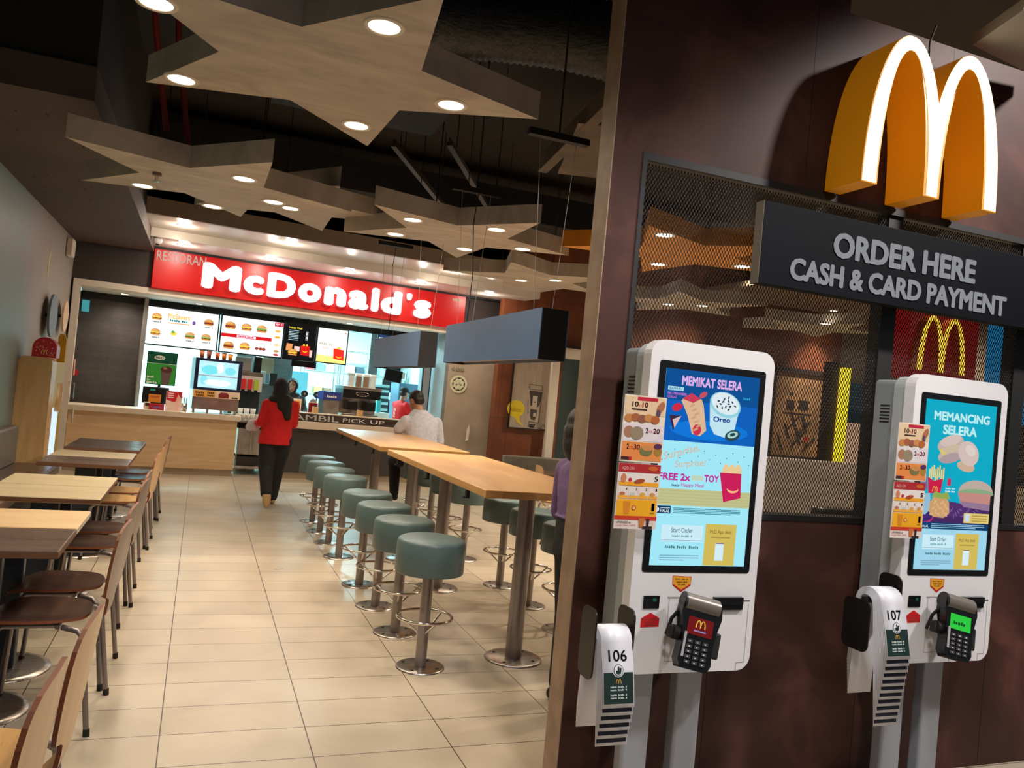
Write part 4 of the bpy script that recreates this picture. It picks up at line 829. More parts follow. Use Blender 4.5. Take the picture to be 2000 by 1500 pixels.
kbox('blue_fridge', 'steel-blue upright fridge behind the staff member in the cap', 'fridge', 5.06, 2.6, 0.44, 0.5, 0, 1.7, mat((84, 108, 128), 0.35, 0.4, name='steelblue'))
kbox('bread_rack', 'black rack with white trays left of the capped staff member', 'rack', 4.36, 2.35, 0.4, 0.4, 0, 1.62, mat((50, 70, 76), 0.5, name='rack'))
for z in (1.0, 1.12, 1.24, 1.36, 1.48, 1.58): kbox('bread_tray', 'pale tray on the black rack, %s' % {1.0: 'lowest', 1.12: 'second lowest', 1.24: 'third from the bottom', 1.36: 'fourth from the bottom', 1.48: 'second highest', 1.58: 'topmost'}[z], 'tray', 4.36, 2.31, 0.36, 0.035, z, z+0.05, mat((190, 226, 228), 0.4, name='traym'), 'trays on the black rack', 0.002)
kbox('wash_basin', 'white basin unit with a cyan bottle behind the pick-up strip', 'basin', 4.0, 1.05, 0.3, 0.3, 0.0, 1.12, mat((220, 240, 244), 0.4, name='basin'))
kbox('soap_bottle', 'cyan bottle on the white basin unit', 'bottle', 3.96, 1.1, 0.09, 0.09, 1.121, 1.36, mat((70, 200, 214), 0.4, name='cyanb'), bev=0.02)
t = thing('wall_menu', 'tall narrow framed notice on the kitchen side wall near the beige column', 'notice', CF(4.60, 0.50, 1.15), TH+R5(0))
b = MB(); b.box(-0.10, 0.06, 0, 0.03, 0.05, 0.95, mat((40, 46, 56), 0.4, name='darkframe')); b.build('frame', t); b = MB(); b.R(-0.08, 0.04, 0.08, 0.92, mat((150, 160, 166), 0.5, name='sheet'), -0.001); b.build('sheet', t)
b = MB(); b.box(-0.10, 0.0, 0, 0.02, -0.35, -0.02, mat((180, 186, 186), 0.5, name='sheet2')); b.build('lower_sheet', t)

# ---------------------------------------------------------------- right-hand wall pieces
t = thing('halal_sticker', 'round cream sticker with a black eight-pointed emblem on the beige column', 'sticker', (4.135, 13.262, 1.75))
b = MB(); b.E(0, 0, 0.155, 0.155, mat((232, 228, 196), 0.5, name='cream_disc'), -0.004, n=40); DG = mat((44, 52, 36), 0.5, name='dark_green')
b.E(0, 0, 0.115, 0.115, DG, -0.006, n=40)
P = [((0.11 if i % 2 else 0.088)*math.cos(2*PI*i/16), (0.11 if i % 2 else 0.088)*math.sin(2*PI*i/16)) for i in range(16)]
b.P(P, mat((232, 228, 196), 0.5, name='cream_disc'), -0.007)
for x0, x1, z0, z1 in ((-0.06, -0.01, -0.02, -0.008), (0.015, 0.06, -0.02, -0.008), (-0.015, -0.008, -0.02, 0.04), (0.008, 0.015, -0.01, 0.035), (-0.035, -0.028, -0.01, 0.015), (0.04, 0.047, -0.01, 0.02)): b.R(x0, x1, z0, z1, DG, -0.008)
b.build('print', t)
t = thing('icon_sticker', 'small cluster of round outline icons above the round emblem', 'sticker', (4.06, 13.262, 2.02))
b = MB()
for x, z, r in ((0.0, 0.16, 0.045), (0.12, 0.16, 0.045), (-0.04, -0.02, 0.03), (0.04, -0.02, 0.03), (0.12, -0.02, 0.03)):
    b.E(x, z, r, r, DG, -0.004, n=20); b.E(x, z, r-0.008, r-0.008, mat((205, 192, 172), 0.5, name='cc'), -0.005, n=20); b.R(x-r*0.5, x+r*0.5, z-0.006, z+0.006, DG, -0.006)
b.build('print', t)
b = MB(); b.prism([(0, 0), (0.05, 0.02), (0.06, 0.17), (0.045, 0.30), (0.01, 0.20)], -0.006, 0, mat((244, 236, 214), 0.5, name='torn_paper'), 'y')
tag(b.build('paper_note', loc=(4.35, 13.255, 0.78)), 'torn white slip of paper low on the beige column', 'paper')
# mural
t = thing('wall_mural', 'framed mural of a drink cup with a yellow speech bubble on the rust wall', 'artwork', (4.98, 12.88, 1.10))
MW = tex('mural_board', (172, 156, 138), (186, 170, 152), 3, (12, 1, 1), (0.5, 0.6), 4)
b = MB(); b.box(0, 0.70, -0.02, 0.02, 0, 1.35, MW); b.build('board', t)
b = MB(); b.box(-0.015, 0.0, -0.03, 0.02, -0.015, 1.365, BLACKM); b.box(0.70, 0.715, -0.03, 0.02, -0.015, 1.365, BLACKM); b.box(0, 0.70, -0.03, 0.02, -0.015, 0, BLACKM); b.box(0, 0.70, -0.03, 0.02, 1.35, 1.365, BLACKM); b.build('frame', t)
b = MB(); YB = mat((230, 204, 40), 0.5, name='bubble_yellow'); DK3 = mat((70, 62, 60), 0.5, name='ink'); y = -0.021
b.E(0.10, 0.32, 0.16, 0.15, YB, y); b.P([(0.06, 0.2), (0.17, 0.21), (0.20, 0.10), (0.27, 0.03), (0.15, 0.09)], YB, y-0.001); b.T('hellooo', 0.0, 0.2, 0.27, 0.35, mat((176, 150, 40), 0.5, name='mustard'), y-0.002, 0.0)
b.P([(0.31, 0.68), (0.56, 0.67), (0.56, 0.76), (0.31, 0.77)], DK3, y); b.P([(0.32, 0.69), (0.55, 0.68), (0.55, 0.75), (0.32, 0.76)], MW, y-0.001)
b.P([(0.32, 0.66), (0.57, 0.65), (0.56, 0.52), (0.53, 0.42), (0.50, 0.38), (0.36, 0.40), (0.35, 0.50)], DK3, y); b.R(0.395, 0.485, 0.38, 0.57, mat((196, 184, 168), 0.5, name='lt'), y-0.001)
b.E(0.44, 0.47, 0.02, 0.02, DK3, y-0.002); b.E(0.44, 0.475, 0.013, 0.015, mat((196, 184, 168), 0.5, name='lt'), y-0.003)
b.P([(0.37, 0.34), (0.50, 0.33), (0.49, 0.20), (0.46, 0.15), (0.40, 0.16), (0.37, 0.22)], DK3, y); b.R(0.43, 0.475, 0.21, 0.28, mat((196, 184, 168), 0.5, name='lt'), y-0.001)
for x0, z0, x1, z1 in ((0.31, 0.5, 0.33, 0.25), (0.56, 0.5, 0.54, 0.1), (0.36, 0.12, 0.36, 0.03), (0.52, 0.12, 0.52, 0.04), (0.36, 0.12, 0.52, 0.11), (0.34, 0.04, 0.68, 0.0), (0.58, 0.02, 0.64, 0.09), (0.64, 0.09, 0.69, 0.02)):
    dx, dz = x1-x0, z1-z0; L_ = math.hypot(dx, dz); nx, nz = -dz/L_*0.005, dx/L_*0.005
    b.P([(x0+nx, z0+nz), (x0-nx, z0-nz), (x1-nx, z1-nz), (x1+nx, z1+nz)], DK3, y-0.001)
b.P([(0.37, 0.08), (0.50, 0.09), (0.46, 0.02), (0.38, 0.02)], DK3, y-0.001); b.build('print', t)
t = thing('far_bench', 'grey-green backed bench under the drink mural', 'bench', (5.6, 11.9, 0)); b = MB(); b.box(-0.9, 0.9, 0.3, 0.42, 0, 0.66, VINYLG); b.build('backrest', t, bevel=0.02); b = MB(); b.box(-0.9, 0.9, -0.15, 0.3, 0, 0.45, VINYLB); b.build('seat', t, bevel=0.02)
# seen through the mesh
t = thing('framed_artwork', 'tall framed abstract artwork on the far rust wall, seen through the mesh', 'artwork', (10.5, 12.88, 0.98))
b = MB(); b.box(0, 1.2, -0.02, 0.02, 0, 1.65, tex('art_board', (120, 90, 60), (176, 134, 90), 1.2, (1, 1, 1), (0.5, 0.6), 3)); b.build('board', t)
b = MB(); FD = mat((40, 24, 22), 0.5, name='dark_frame'); b.box(-0.09, 0, -0.05, 0.02, -0.09, 1.74, FD); b.box(1.2, 1.29, -0.05, 0.02, -0.09, 1.74, FD); b.box(0, 1.2, -0.05, 0.02, -0.09, 0, FD); b.box(0, 1.2, -0.05, 0.02, 1.65, 1.74, FD); b.build('frame', t)
b = MB(); INK = mat((46, 34, 30), 0.5, name='ink2')
b.R(0.3, 0.5, 0.9, 1.1, INK, -0.022); b.R(0.6, 0.85, 0.92, 1.12, INK, -0.022); b.R(0.25, 0.95, 0.82, 0.86, INK, -0.022); b.R(0.35, 0.45, 1.2, 1.26, INK, -0.022)
for i in range(9):
    x = 0.25+0.07*i; z = 0.1+0.08*((i*5) % 7)
    b.P([(x, z), (x+0.06, z), (x+0.30*(1 if i % 2 else -0.4)+0.06, z+0.3), (x+0.30*(1 if i % 2 else -0.4), z+0.3)], INK, -0.022-0.001*i)
b.E(0.85, 0.35, 0.07, 0.06, mat((170, 50, 36), 0.5, name='redink'), -0.034); b.build('print', t)
b = MB(); b.box(0, 0.15, 0, 0.1, 0, 1.75, mat((250, 226, 40), 0.4, emit=1.2, name='yellow_light')); tag(b.build('light_strip', loc=(9.95, 10.5, 0.87)), 'tall glowing yellow light strip on a dark column behind the mesh', 'light')
b = MB(); b.box(0.17, 0.30, 0, 0.2, 0, 1.9, mat((40, 30, 28), 0.6, name='dark_post')); tag(b.build('dark_column', loc=(9.62, 10.6, 0.8)), 'short dark column beside the glowing yellow strip', 'column')
b = MB(); b.box(12.3, 17.7, 13.2, 13.35, 0.4, 2.6, mat((26, 92, 134), 0.5, name='accent_wall')); tag(b.build('accent_wall'), 'deep blue wall panel far behind the mesh', 'wall panel')
b = MB(); b.box(12.35, 13.1, 12.9, 13.0, 0.9, 1.75, mat((206, 178, 166), 0.5, name='pink_board')); tag(b.build('menu_board', bevel=0.02), 'pinkish board standing in front of the blue panel behind the mesh', 'board')
BO1 = tex('booth_laminate', (150, 132, 112), (168, 150, 130), 1.5, (1, 1, 6), (0.5, 0.6), 5)
b = MB(); b.box(5.9, 7.6, 7.5, 7.62, 0, 1.18, tex('booth_grey', (112, 100, 92), (128, 116, 106), 1.5, (1, 1, 6), (0.5, 0.6), 5)); tag(b.build('booth_partition', bevel=0.01), 'grey-brown booth partition behind the mesh, left of the pale one', 'partition')
b = MB(); b.box(7.35, 12.0, 8.0, 8.12, 0, 1.03, BO1); b.box(7.3, 12.0, 7.98, 8.14, 1.03, 1.07, BLACKM); tag(b.build('booth_partition', bevel=0.01), 'pale wood booth partition with a black cap behind the mesh', 'partition')
b = MB(); b.box(-0.22, 0.22, -0.1, 0.1, 0, 0.12, BLACK); tag(b.build('booth_table_box', loc=(6.0, 6.3, 0.66), bevel=0.02), 'black box on a low table behind the mesh', 'box')
t = thing('booth_table', 'low table carrying a black box behind the mesh', 'table', (6.2, 6.3, 0)); b = MB(); b.box(-0.6, 0.6, -0.4, 0.4, 0.62, 0.66, WALNUT); b.build('table_top', t); b = MB(); b.cyl((0, 0, 0), (0, 0, 0.62), 0.05, POLE, n=16); b.build('post', t)
b = MB(); b.tube([(0.4*math.cos(PI*i/16), 0, 0.4*0.4*math.sin(PI*i/16)+0.82) for i in range(17)], 0.02, BLACKM, 8); b.cyl((0.4, 0, 0), (0.4, 0, 0.82), 0.02, BLACKM, n=8); b.cyl((-0.4, 0, 0), (-0.4, 0, 0.82), 0.02, BLACKM, n=8)
tag(b.build('metal_chair', loc=(11.0, 10.0, 0.0)), 'dark hooped chair back behind the pale booth partition', 'chair')
# lit red box with golden arches inside the restaurant
def arches(b, w_, h, y0, y1, m, side=None, th=0.085/0.76):
    # two tall elliptical arches joined in the middle, base at z=0, centred on x=0
    c = w_*0.2237; ao = w_*0.2763; ai = ao-w_*th; hi = h-w_*0.075
    def arc(cx, a, hh, t0, t1, n=26): return [(cx+a*math.cos(math.radians(t0+(t1-t0)*i/n)), hh*math.sin(math.radians(t0+(t1-t0)*i/n))**0.96) for i in range(n+1)]
    tv = math.degrees(math.acos(c/ao))
    out = arc(-c, ao, h, 180, tv) + arc(c, ao, h, 180-tv, 0)[1:]
    inn = arc(c, ai, hi, 0, 180) + arc(-c, ai, hi, 0, 180)
    b.prism(out+inn, y0, y1, m, 'y', side=side)
t = thing('arches_box_sign', 'red box sign with glowing yellow arches, seen through the mesh', 'sign', (8.62, 8.0, 2.35))
b = MB(); b.box(0, 1.25, 0, 0.35, 0, 0.92, mat((196, 16, 18), 0.4, emit=0.35, name='red_box')); b.build('box', t)
b = MB(); bb = MB(); arches(bb, 0.86, 0.74, -0.12, -0.0, mat((255, 206, 60), 0.4, emit=1.4, name='yellow_glow'), mat((190, 90, 30), 0.5, name='orange_side')); o = bb.build('arches', t, loc=(0.47, 0, 0.10))
b = MB(); b.prism([(10.75, 1.9), (11.6, 1.9), (11.6, 3.3), (10.55, 3.3)], 8.4, 8.5, mat((20, 150, 214), 0.4, emit=0.6, name='sky_blue'), 'y'); tag(b.build('blue_banner'), 'bright blue panel at the right edge behind the mesh', 'panel')
b = MB(); b.box(9.0, 10.55, 8.4, 8.5, 1.2, 3.4, COLWALL); tag(b.build('sign_wall', bevel=0.003), 'beige wall panel behind the glowing arches box', 'wall panel')
b = MB(); b.box(0, 0.24, 0, 0.08, 0, 0.24, mat((170, 26, 34), 0.5, name='red_box2')); tag(b.build('wall_box', loc=(7.62, 6.2, 1.05), bevel=0.01), 'small red box behind the mesh at the right edge', 'box')
b = MB(); b.cyl((7.74, 6.25, 0), (7.74, 6.25, 1.05), 0.02, BLACKM, n=8); tag(b.build('box_stand'), 'thin black stand carrying the small red box', 'stand')

# ---------------------------------------------------------------- left wall decorations and play cabinet
t = thing('toy_display', 'tall rounded plywood display cabinet with a lit yellow front by the left wall', 'display cabinet', (-1.64, 9.75, 0))
b = MB(); prof = rrect(-0.155, 0.155, 0.0, 1.54, 0.06); b.prism(prof, 0.0, 0.30, BIRCH, 'y'); b.build('body', t)
b = MB(); b.prism([(x*1.02, z*1.002) for x, z in prof], 0.0-0.012, 0.0, BIRCH, 'y', side=PLYEDGE); b.build('front_panel', t)
b = MB(); b.box(-0.155, 0.10, 0.30, 1.25, 0.02, 1.50, mat((240, 176, 30), 0.4, emit=0.25, name='yellow_panel')); b.build('yellow_side', t)
b = MB(); b.box(0.10, 0.104, 0.36, 1.05, 0.42, 0.98, mat((200, 224, 255), 0.4, emit=1.2, name='lightbox')); b.box(0.10, 0.104, 0.35, 0.6, 1.12, 1.30, mat((240, 240, 240), 0.4, emit=0.9, name='lightbox2')); b.build('light_panel', t)
b = MB(); b.tube([(0.16, 0.55, 0.95), (0.17, 0.6, 1.1), (0.16, 0.66, 1.26)], 0.03, BIRCH, 10); b.build('handle', t)
t = thing('meal_box_ornament', 'red dotted dome ornament on top of the plywood cabinet', 'ornament', (-1.58, 9.80, 1.543))
b = MB(); dome = [(-0.115, 0), (0.115, 0)] + [(0.115*math.cos(math.radians(a)), 0.10+0.115*math.sin(math.radians(a))) for a in range(0, 181, 12)]
b.prism(dome, 0, 0.22, mat((206, 20, 30), 0.3, name='red_gloss', coat=0.4), 'y', smooth=False); b.build('body', t, bevel=0.01)
b = MB()
for i in range(34):
    x = random.uniform(-0.1, 0.1); z = random.uniform(0.02, 0.2)
    if x*x+max(0, z-0.1)**2 < 0.0105: b.E(x, z, 0.008, 0.003, WHITEP if i % 2 else mat((250, 150, 60), 0.5, name='or'), -0.0012, tilt=random.uniform(0, 180), n=8)
b.build('sprinkles', t)
b = MB(); arches(b, 0.055, 0.045, -0.006, -0.001, mat((240, 220, 120), 0.4, name='pale_gold')); b.build('emblem', t, loc=(0, 0, 0.035))
t = thing('height_ruler', 'tall yellow height ruler board standing by the portal', 'ruler', (-1.6, 11.0, 0.0))
b = MB(); b.prism([(-0.04, 0.0), (0.05, 0.0), (0.05, 1.78), (0.03, 1.84), (-0.02, 1.84), (-0.04, 1.80)], 0, 0.03, mat((232, 186, 50), 0.5, name='ruler_yellow'), 'y'); b.build('board', t)
b = MB()
for i in range(14): b.R(-0.035, -0.01, 0.3+0.11*i, 0.305+0.11*i, mat((60, 110, 60), 0.5, name='tick'), -0.002)
b.build('ticks', t)
b = MB()
for i, (z, c) in enumerate([(1.45, (214, 150, 120)), (1.15, (90, 90, 60)), (0.85, (170, 160, 150))]): b.obox((-1.52+0.02*i, 11.6, z), 0.012, 0.10, 0.2, mat(c, 0.5, name='picture_tile'), Matrix.Rotation(math.radians(12), 3, 'X'))
tag(b.build('wall_pictures'), 'three small tilted picture tiles beside the height ruler', 'pictures')
for i, (y, z, r, c, lab) in enumerate([(11.0, 2.05, 0.26, (120, 130, 140), 'grey round disc sign sticking out of the left wall'), (11.9, 2.1, 0.2, (222, 190, 160), 'pale pink round disc sign next to the portal frame')]):
    t = thing('disc_sign', lab, 'sign', (-1.8, y, z)); b = MB(); b.cyl((0.06, 0, 0), (0.085, 0, 0), r, mat(c, 0.5, name='disc'), n=36); b.build('disc', t); b = MB(); b.cyl((0, 0, 0), (0.06, 0, 0), 0.02, BLACKM, n=10); b.build('stem', t)
b = MB(); b.E(0, 0, 0.09, 0.2, mat((206, 190, 130), 0.5, name='pale_yellow'), 0, 100, 260, tilt=-10)
tag(b.build('wall_decal', loc=(-1.797, 10.9, 2.65), rot=(0, 0, PI/2)), 'faint yellow curved decal on the grey part of the left wall', 'decal')

# ---------------------------------------------------------------- ordering kiosks
def ek(c, e=0.95): return mat(c, 0.35, emit=e, name='display')
def arches_pic(b, cx, z0, w_, h, m, y):
    n = 14
    for s in (-1, 1):
        c = cx+s*w_*0.22
        out = [(c+w_*0.27*math.cos(PI*i/n), z0+h*math.sin(PI*i/n)) for i in range(n+1)]
        inn = [(c+w_*0.17*math.cos(PI*i/n), z0+h*0.88*math.sin(PI*i/n)) for i in range(n+1)]
        for i in range(n): b.add([(out[i][0], y, out[i][1]), (out[i+1][0], y, out[i+1][1]), (inn[i+1][0], y, inn[i+1][1]), (inn[i][0], y, inn[i][1])], [(0, 1, 2, 3)], m)
def bottom_ui(b, y):
    b.R(-0.165, 0.01, 1.095, 1.155, ek((206, 240, 252)), y-0.0005); b.R(-0.165, 0.01, 1.10, 1.1015, ek((120, 160, 190)), y-0.001)
    b.T('Start Order', -0.125, -0.035, 1.128, 1.146, ek((60, 110, 110)), y-0.001, 0.01); b.B(-0.12, -0.035, 1.112, 1.120, ek((120, 170, 180)), y-0.001)
    b.B(-0.145, 0.0, 1.072, 1.082, ek((70, 120, 130)), y-0.001)
    for i in range(3): b.R(-0.165, 0.0-0.06*(i == 2), 1.045-0.008*i, 1.0475-0.008*i, ek((120, 150, 170)), y-0.001)
    b.R(0.02, 0.155, 1.012, 1.163, ek((214, 190, 92)), y-0.0005); b.T('McD App deals', 0.04, 0.135, 1.125, 1.142, ek((130, 104, 40)), y-0.001, 0.01); b.R(0.045, 0.13, 1.112, 1.117, ek((180, 150, 70)), y-0.001)
    b.R(0.068, 0.105, 1.03, 1.095, ek((216, 240, 250)), y-0.001); b.R(0.068, 0.105, 1.092, 1.095, ek((120, 60, 70)), y-0.0015)
def pic1(b):
    y = -0.0
    b.R(-0.203, 0.203, 1.010, 1.711, ek((164, 236, 252)), y)
    b.R(-0.203, 0.203, 1.455, 1.711, ek((8, 96, 190)), y-0.0005); b.R(-0.203, 0.203, 1.60, 1.711, ek((4, 80, 150)), y-0.0007)
    b.E(0.0, 1.50, 0.17, 0.035, ek((10, 120, 220)), y-0.0009)
    b.T('MEMIKAT SELERA', -0.135, 0.125, 1.655, 1.690, ek((226, 180, 236)), y-0.0015, 0.04)
    b.R(-0.19, -0.125, 1.634, 1.648, ek((190, 236, 250)), y-0.001); b.T('BAHARU', -0.185, -0.13, 1.636, 1.646, ek((20, 90, 150)), y-0.0015, 0.01)
    b.T('PAI STRAWBERI', -0.19, -0.112, 1.618, 1.627, ek((214, 120, 210)), y-0.0015, 0.02); b.T('COKLAT', -0.19, -0.15, 1.606, 1.615, ek((214, 120, 210)), y-0.0015, 0.02)
    b.B(0.135, 0.17, 1.625, 1.635, ek((40, 160, 200)), y-0.0015); 
    # pie and cup
    b.P([(-0.115, 1.615), (-0.09, 1.628), (-0.045, 1.61), (-0.035, 1.59), (-0.015, 1.50), (-0.04, 1.478), (-0.075, 1.485), (-0.10, 1.55), (-0.13, 1.60)], ek((224, 186, 150)), y-0.001)
    b.P([(-0.128, 1.607), (-0.09, 1.63), (-0.05, 1.612), (-0.08, 1.595)], ek((206, 60, 90)), y-0.0015); b.E(-0.055, 1.50, 0.018, 0.02, ek((214, 50, 80)), y-0.0016)
    for i in range(7): b.E(-0.085+0.008*(i % 3)+0.004*i, 1.585-0.014*i, 0.012, 0.004, ek((206, 164, 124)), y-0.0017, tilt=25)
    b.E(-0.145, 1.575, 0.022, 0.014, ek((210, 40, 70)), y-0.001, tilt=20); b.P([(-0.175, 1.545), (-0.13, 1.545), (-0.155, 1.49)], ek((60, 40, 60)), y-0.001); b.P([(-0.16, 1.53), (-0.125, 1.545), (-0.15, 1.50)], ek((220, 190, 196)), y-0.0012)
    b.E(-0.04, 1.628, 0.018, 0.010, ek((200, 80, 100)), y-0.001, tilt=30)
    b.P([(-0.01, 1.605), (0.12, 1.58), (0.105, 1.50), (0.075, 1.478), (0.02, 1.49), (-0.002, 1.52)], ek((196, 232, 244)), y-0.0018)
    b.E(0.058, 1.60, 0.07, 0.045, ek((150, 214, 230)), y-0.002, tilt=-14); b.E(0.058, 1.604, 0.062, 0.038, ek((226, 240, 244)), y-0.0022, tilt=-14)
    for i in range(14): b.E(0.058+0.045*math.cos(i*2.4)*(0.3+0.05*i), 1.604+0.028*math.sin(i*2.4)*(0.3+0.05*i), 0.006, 0.003, ek((40, 60, 80)), y-0.0025, tilt=i*40)
    b.T('Oreo', 0.01, 0.085, 1.535, 1.555, ek((20, 60, 140)), y-0.0024, 0.03); b.E(0.10, 1.49, 0.034, 0.02, ek((40, 70, 80)), y-0.0026, tilt=15); b.E(0.10, 1.493, 0.024, 0.012, ek((170, 214, 210)), y-0.0028, tilt=15); b.E(0.10, 1.494, 0.012, 0.006, ek((40, 70, 80)), y-0.003, tilt=15)
    # surprise panel
    for i in range(16): b.E(-0.19+0.025*i, 1.385+0.05*((i*7) % 5)/5, 0.0025, 0.0025, ek((70, 130, 150)), y-0.001, n=6)
    C = ek((206, 196, 178)); b.T('Surprise,', -0.185, -0.035, 1.375, 1.412, C, y-0.001, 0.02, slope=0.28); b.T('Surprise!', -0.135, -0.005, 1.352, 1.384, C, y-0.0012, 0.02, slope=0.10)
    M_ = ek((190, 50, 150)); b.T('FREE 2x', -0.198, -0.065, 1.314, 1.340, M_, y-0.001, 0.04); b.T('TOY', -0.005, 0.058, 1.314, 1.340, M_, y-0.001, 0.04); b.T('Happy Meal', -0.10, -0.005, 1.290, 1.306, M_, y-0.001, 0.01); b.B(-0.14, -0.105, 1.293, 1.301, ek((80, 120, 140)), y-0.001)
    b.R(-0.06, -0.01, 1.318, 1.335, ek((196, 214, 190)), y-0.001); b.R(-0.203, 0.203, 1.225, 1.284, ek((196, 196, 140)), y-0.0008)
    for i in range(5): b.R(-0.203, 0.203, 1.232+0.011*i, 1.2335+0.011*i, ek((176, 180, 130)), y-0.001)
    for i in range(3): b.E(0.085+0.027*i, 1.355, 0.016, 0.030, ek((236, 206, 150)), y-0.0012)
    b.P([(0.06, 1.352), (0.155, 1.352), (0.160, 1.262), (0.085, 1.245)], ek((206, 30, 90)), y-0.0015); b.E(0.122, 1.295, 0.026, 0.016, ek((250, 190, 140)), y-0.002, 180, 360); b.E(0.122, 1.299, 0.025, 0.012, ek((206, 30, 90)), y-0.0024, 180, 360)
    b.R(-0.203, -0.135, 1.195, 1.222, ek((10, 50, 90)), y-0.001); b.E(-0.192, 1.2085, 0.009, 0.009, ek((220, 240, 250)), y-0.0015); b.T('HALAL', -0.178, -0.14, 1.199, 1.209, ek((230, 246, 250)), y-0.0015, 0.02); b.T('JAMINAN', -0.178, -0.14, 1.211, 1.217, ek((230, 246, 250)), y-0.0015, 0.02)
    for i in range(4): b.R(-0.125, 0.165-0.04*(i == 3), 1.214-0.0055*i, 1.2168-0.0055*i, ek((60, 130, 150)), y-0.001)
    bottom_ui(b, y)
def pic2(b):
    y = 0.0
    b.R(-0.203, 0.203, 1.010, 1.711, ek((10, 172, 200)), y)
    b.T('MEMANCING', -0.155, 0.165, 1.628, 1.666, ek((190, 238, 240)), y-0.001, 0.04); b.T('SELERA', -0.10, 0.095, 1.572, 1.612, ek((190, 238, 240)), y-0.001, 0.04)
    A, B_, C = ek((196, 176, 170)), ek((214, 192, 184)), ek((176, 156, 158))
    b.E(-0.05, 1.535, 0.075, 0.035, A, y-0.001, tilt=15); b.E(-0.05, 1.548, 0.062, 0.022, B_, y-0.0014, tilt=15); b.P([(-0.115, 1.505), (-0.02, 1.535), (0.0, 1.52), (-0.09, 1.485)], ek((222, 200, 110)), y-0.0016)
    b.E(-0.04, 1.515, 0.055, 0.015, ek((206, 186, 160)), y-0.0018, tilt=12); b.E(-0.045, 1.487, 0.072, 0.032, A, y-0.0012, tilt=12); b.E(-0.045, 1.475, 0.062, 0.020, C, y-0.002, tilt=12)
    b.E(0.055, 1.500, 0.062, 0.050, B_, y-0.0022, tilt=-25); b.E(0.065, 1.513, 0.032, 0.022, ek((224, 208, 200)), y-0.0024, tilt=-25); b.E(0.045, 1.445, 0.052, 0.022, ek((206, 176, 150)), y-0.002, tilt=-8)
    b.P([(-0.203, 1.42), (-0.175, 1.42), (-0.16, 1.34), (-0.203, 1.34)], ek((110, 110, 150)), y-0.001)
    for i in range(8): b.obox((-0.155+0.011*i, y-0.0015, 1.40+0.008*(i % 3)), 0.007, 0.0004, 0.05, ek((236, 214, 130)))
    b.P([(-0.165, 1.392), (-0.13, 1.376), (-0.08, 1.388), (-0.088, 1.325), (-0.155, 1.325)], ek((206, 30, 70)), y-0.002); arches_pic(b, -0.12, 1.333, 0.03, 0.022, ek((236, 200, 90)), y-0.0024)
    b.P([(-0.052, 1.385), (-0.042, 1.395), (-0.032, 1.385), (-0.032, 1.36), (-0.052, 1.36)], ek((210, 50, 90)), y-0.001); b.B(-0.06, -0.005, 1.345, 1.352, ek((210, 240, 240)), y-0.001); b.B(-0.06, -0.005, 1.333, 1.340, ek((210, 240, 240)), y-0.001)
    b.R(-0.203, 0.203, 1.180, 1.275, ek((70, 40, 96)), y-0.0012); b.E(-0.09, 1.262, 0.19, 0.035, ek((84, 46, 110)), y-0.0013)
    for i in range(16): b.E(-0.05+0.012*i, 1.235+0.018*((i*5) % 4)/2, 0.012, 0.003, ek((120, 90, 150)), y-0.0016, tilt=i*23, n=8)
    b.E(-0.17, 1.245, 0.06, 0.05, ek((200, 40, 120)), y-0.0016); b.E(-0.165, 1.255, 0.055, 0.048, ek((60, 40, 110)), y-0.002)
    b.P([(-0.203, 1.32), (-0.145, 1.325), (-0.135, 1.26), (-0.165, 1.235), (-0.203, 1.25)], ek((150, 190, 214)), y-0.0022)
    b.P([(-0.145, 1.285), (-0.12, 1.315), (-0.06, 1.318), (-0.035, 1.29), (-0.03, 1.245), (-0.06, 1.225), (-0.12, 1.228), (-0.145, 1.25)], ek((206, 160, 110)), y-0.0026)
    for i in range(12): b.E(-0.13+0.008*i, 1.24+0.06*((i*7) % 5)/5, 0.012, 0.006, ek((222, 176, 128)), y-0.003, tilt=i*31, n=8)
    b.P([(-0.135, 1.31), (-0.12, 1.335), (-0.08, 1.325), (-0.05, 1.335), (-0.03, 1.305), (-0.08, 1.305)], ek((150, 170, 80)), y-0.003)
    b.E(0.115, 1.34, 0.10, 0.05, ek((190, 172, 160)), y-0.0016, 0, 180); b.E(0.115, 1.335, 0.105, 0.018, ek((140, 170, 130)), y-0.0018); b.P([(0.01, 1.335), (0.203, 1.335), (0.203, 1.285), (0.03, 1.295)], ek((196, 140, 130)), y-0.002); b.P([(0.02, 1.30), (0.203, 1.29), (0.203, 1.262), (0.05, 1.275)], ek((150, 120, 150)), y-0.0022)
    b.R(0.055, 0.203, 1.208, 1.250, ek((226, 206, 120)), y-0.0026); b.R(0.062, 0.088, 1.214, 1.246, ek((206, 220, 240)), y-0.003)
    for i in range(3): b.R(0.10, 0.19, 1.215+0.011*i, 1.220+0.011*i, ek((180, 150, 70)), y-0.003)
    b.R(-0.203, 0.203, 1.178, 1.205, ek((10, 60, 110)), y-0.0018); b.E(-0.19, 1.1915, 0.008, 0.008, ek((220, 240, 250)), y-0.002); b.T('HALAL', -0.178, -0.14, 1.184, 1.193, ek((230, 246, 250)), y-0.002, 0.02)
    for i in range(3): b.R(-0.125, 0.18-0.05*(i == 2), 1.198-0.007*i, 1.2005-0.007*i, ek((170, 220, 240)), y-0.002)
    b.R(-0.203, 0.203, 1.010, 1.178, ek((160, 216, 238)), y-0.001); bottom_ui(b, y-0.001)
def pf(c): return mat(c, 0.45, name='print')
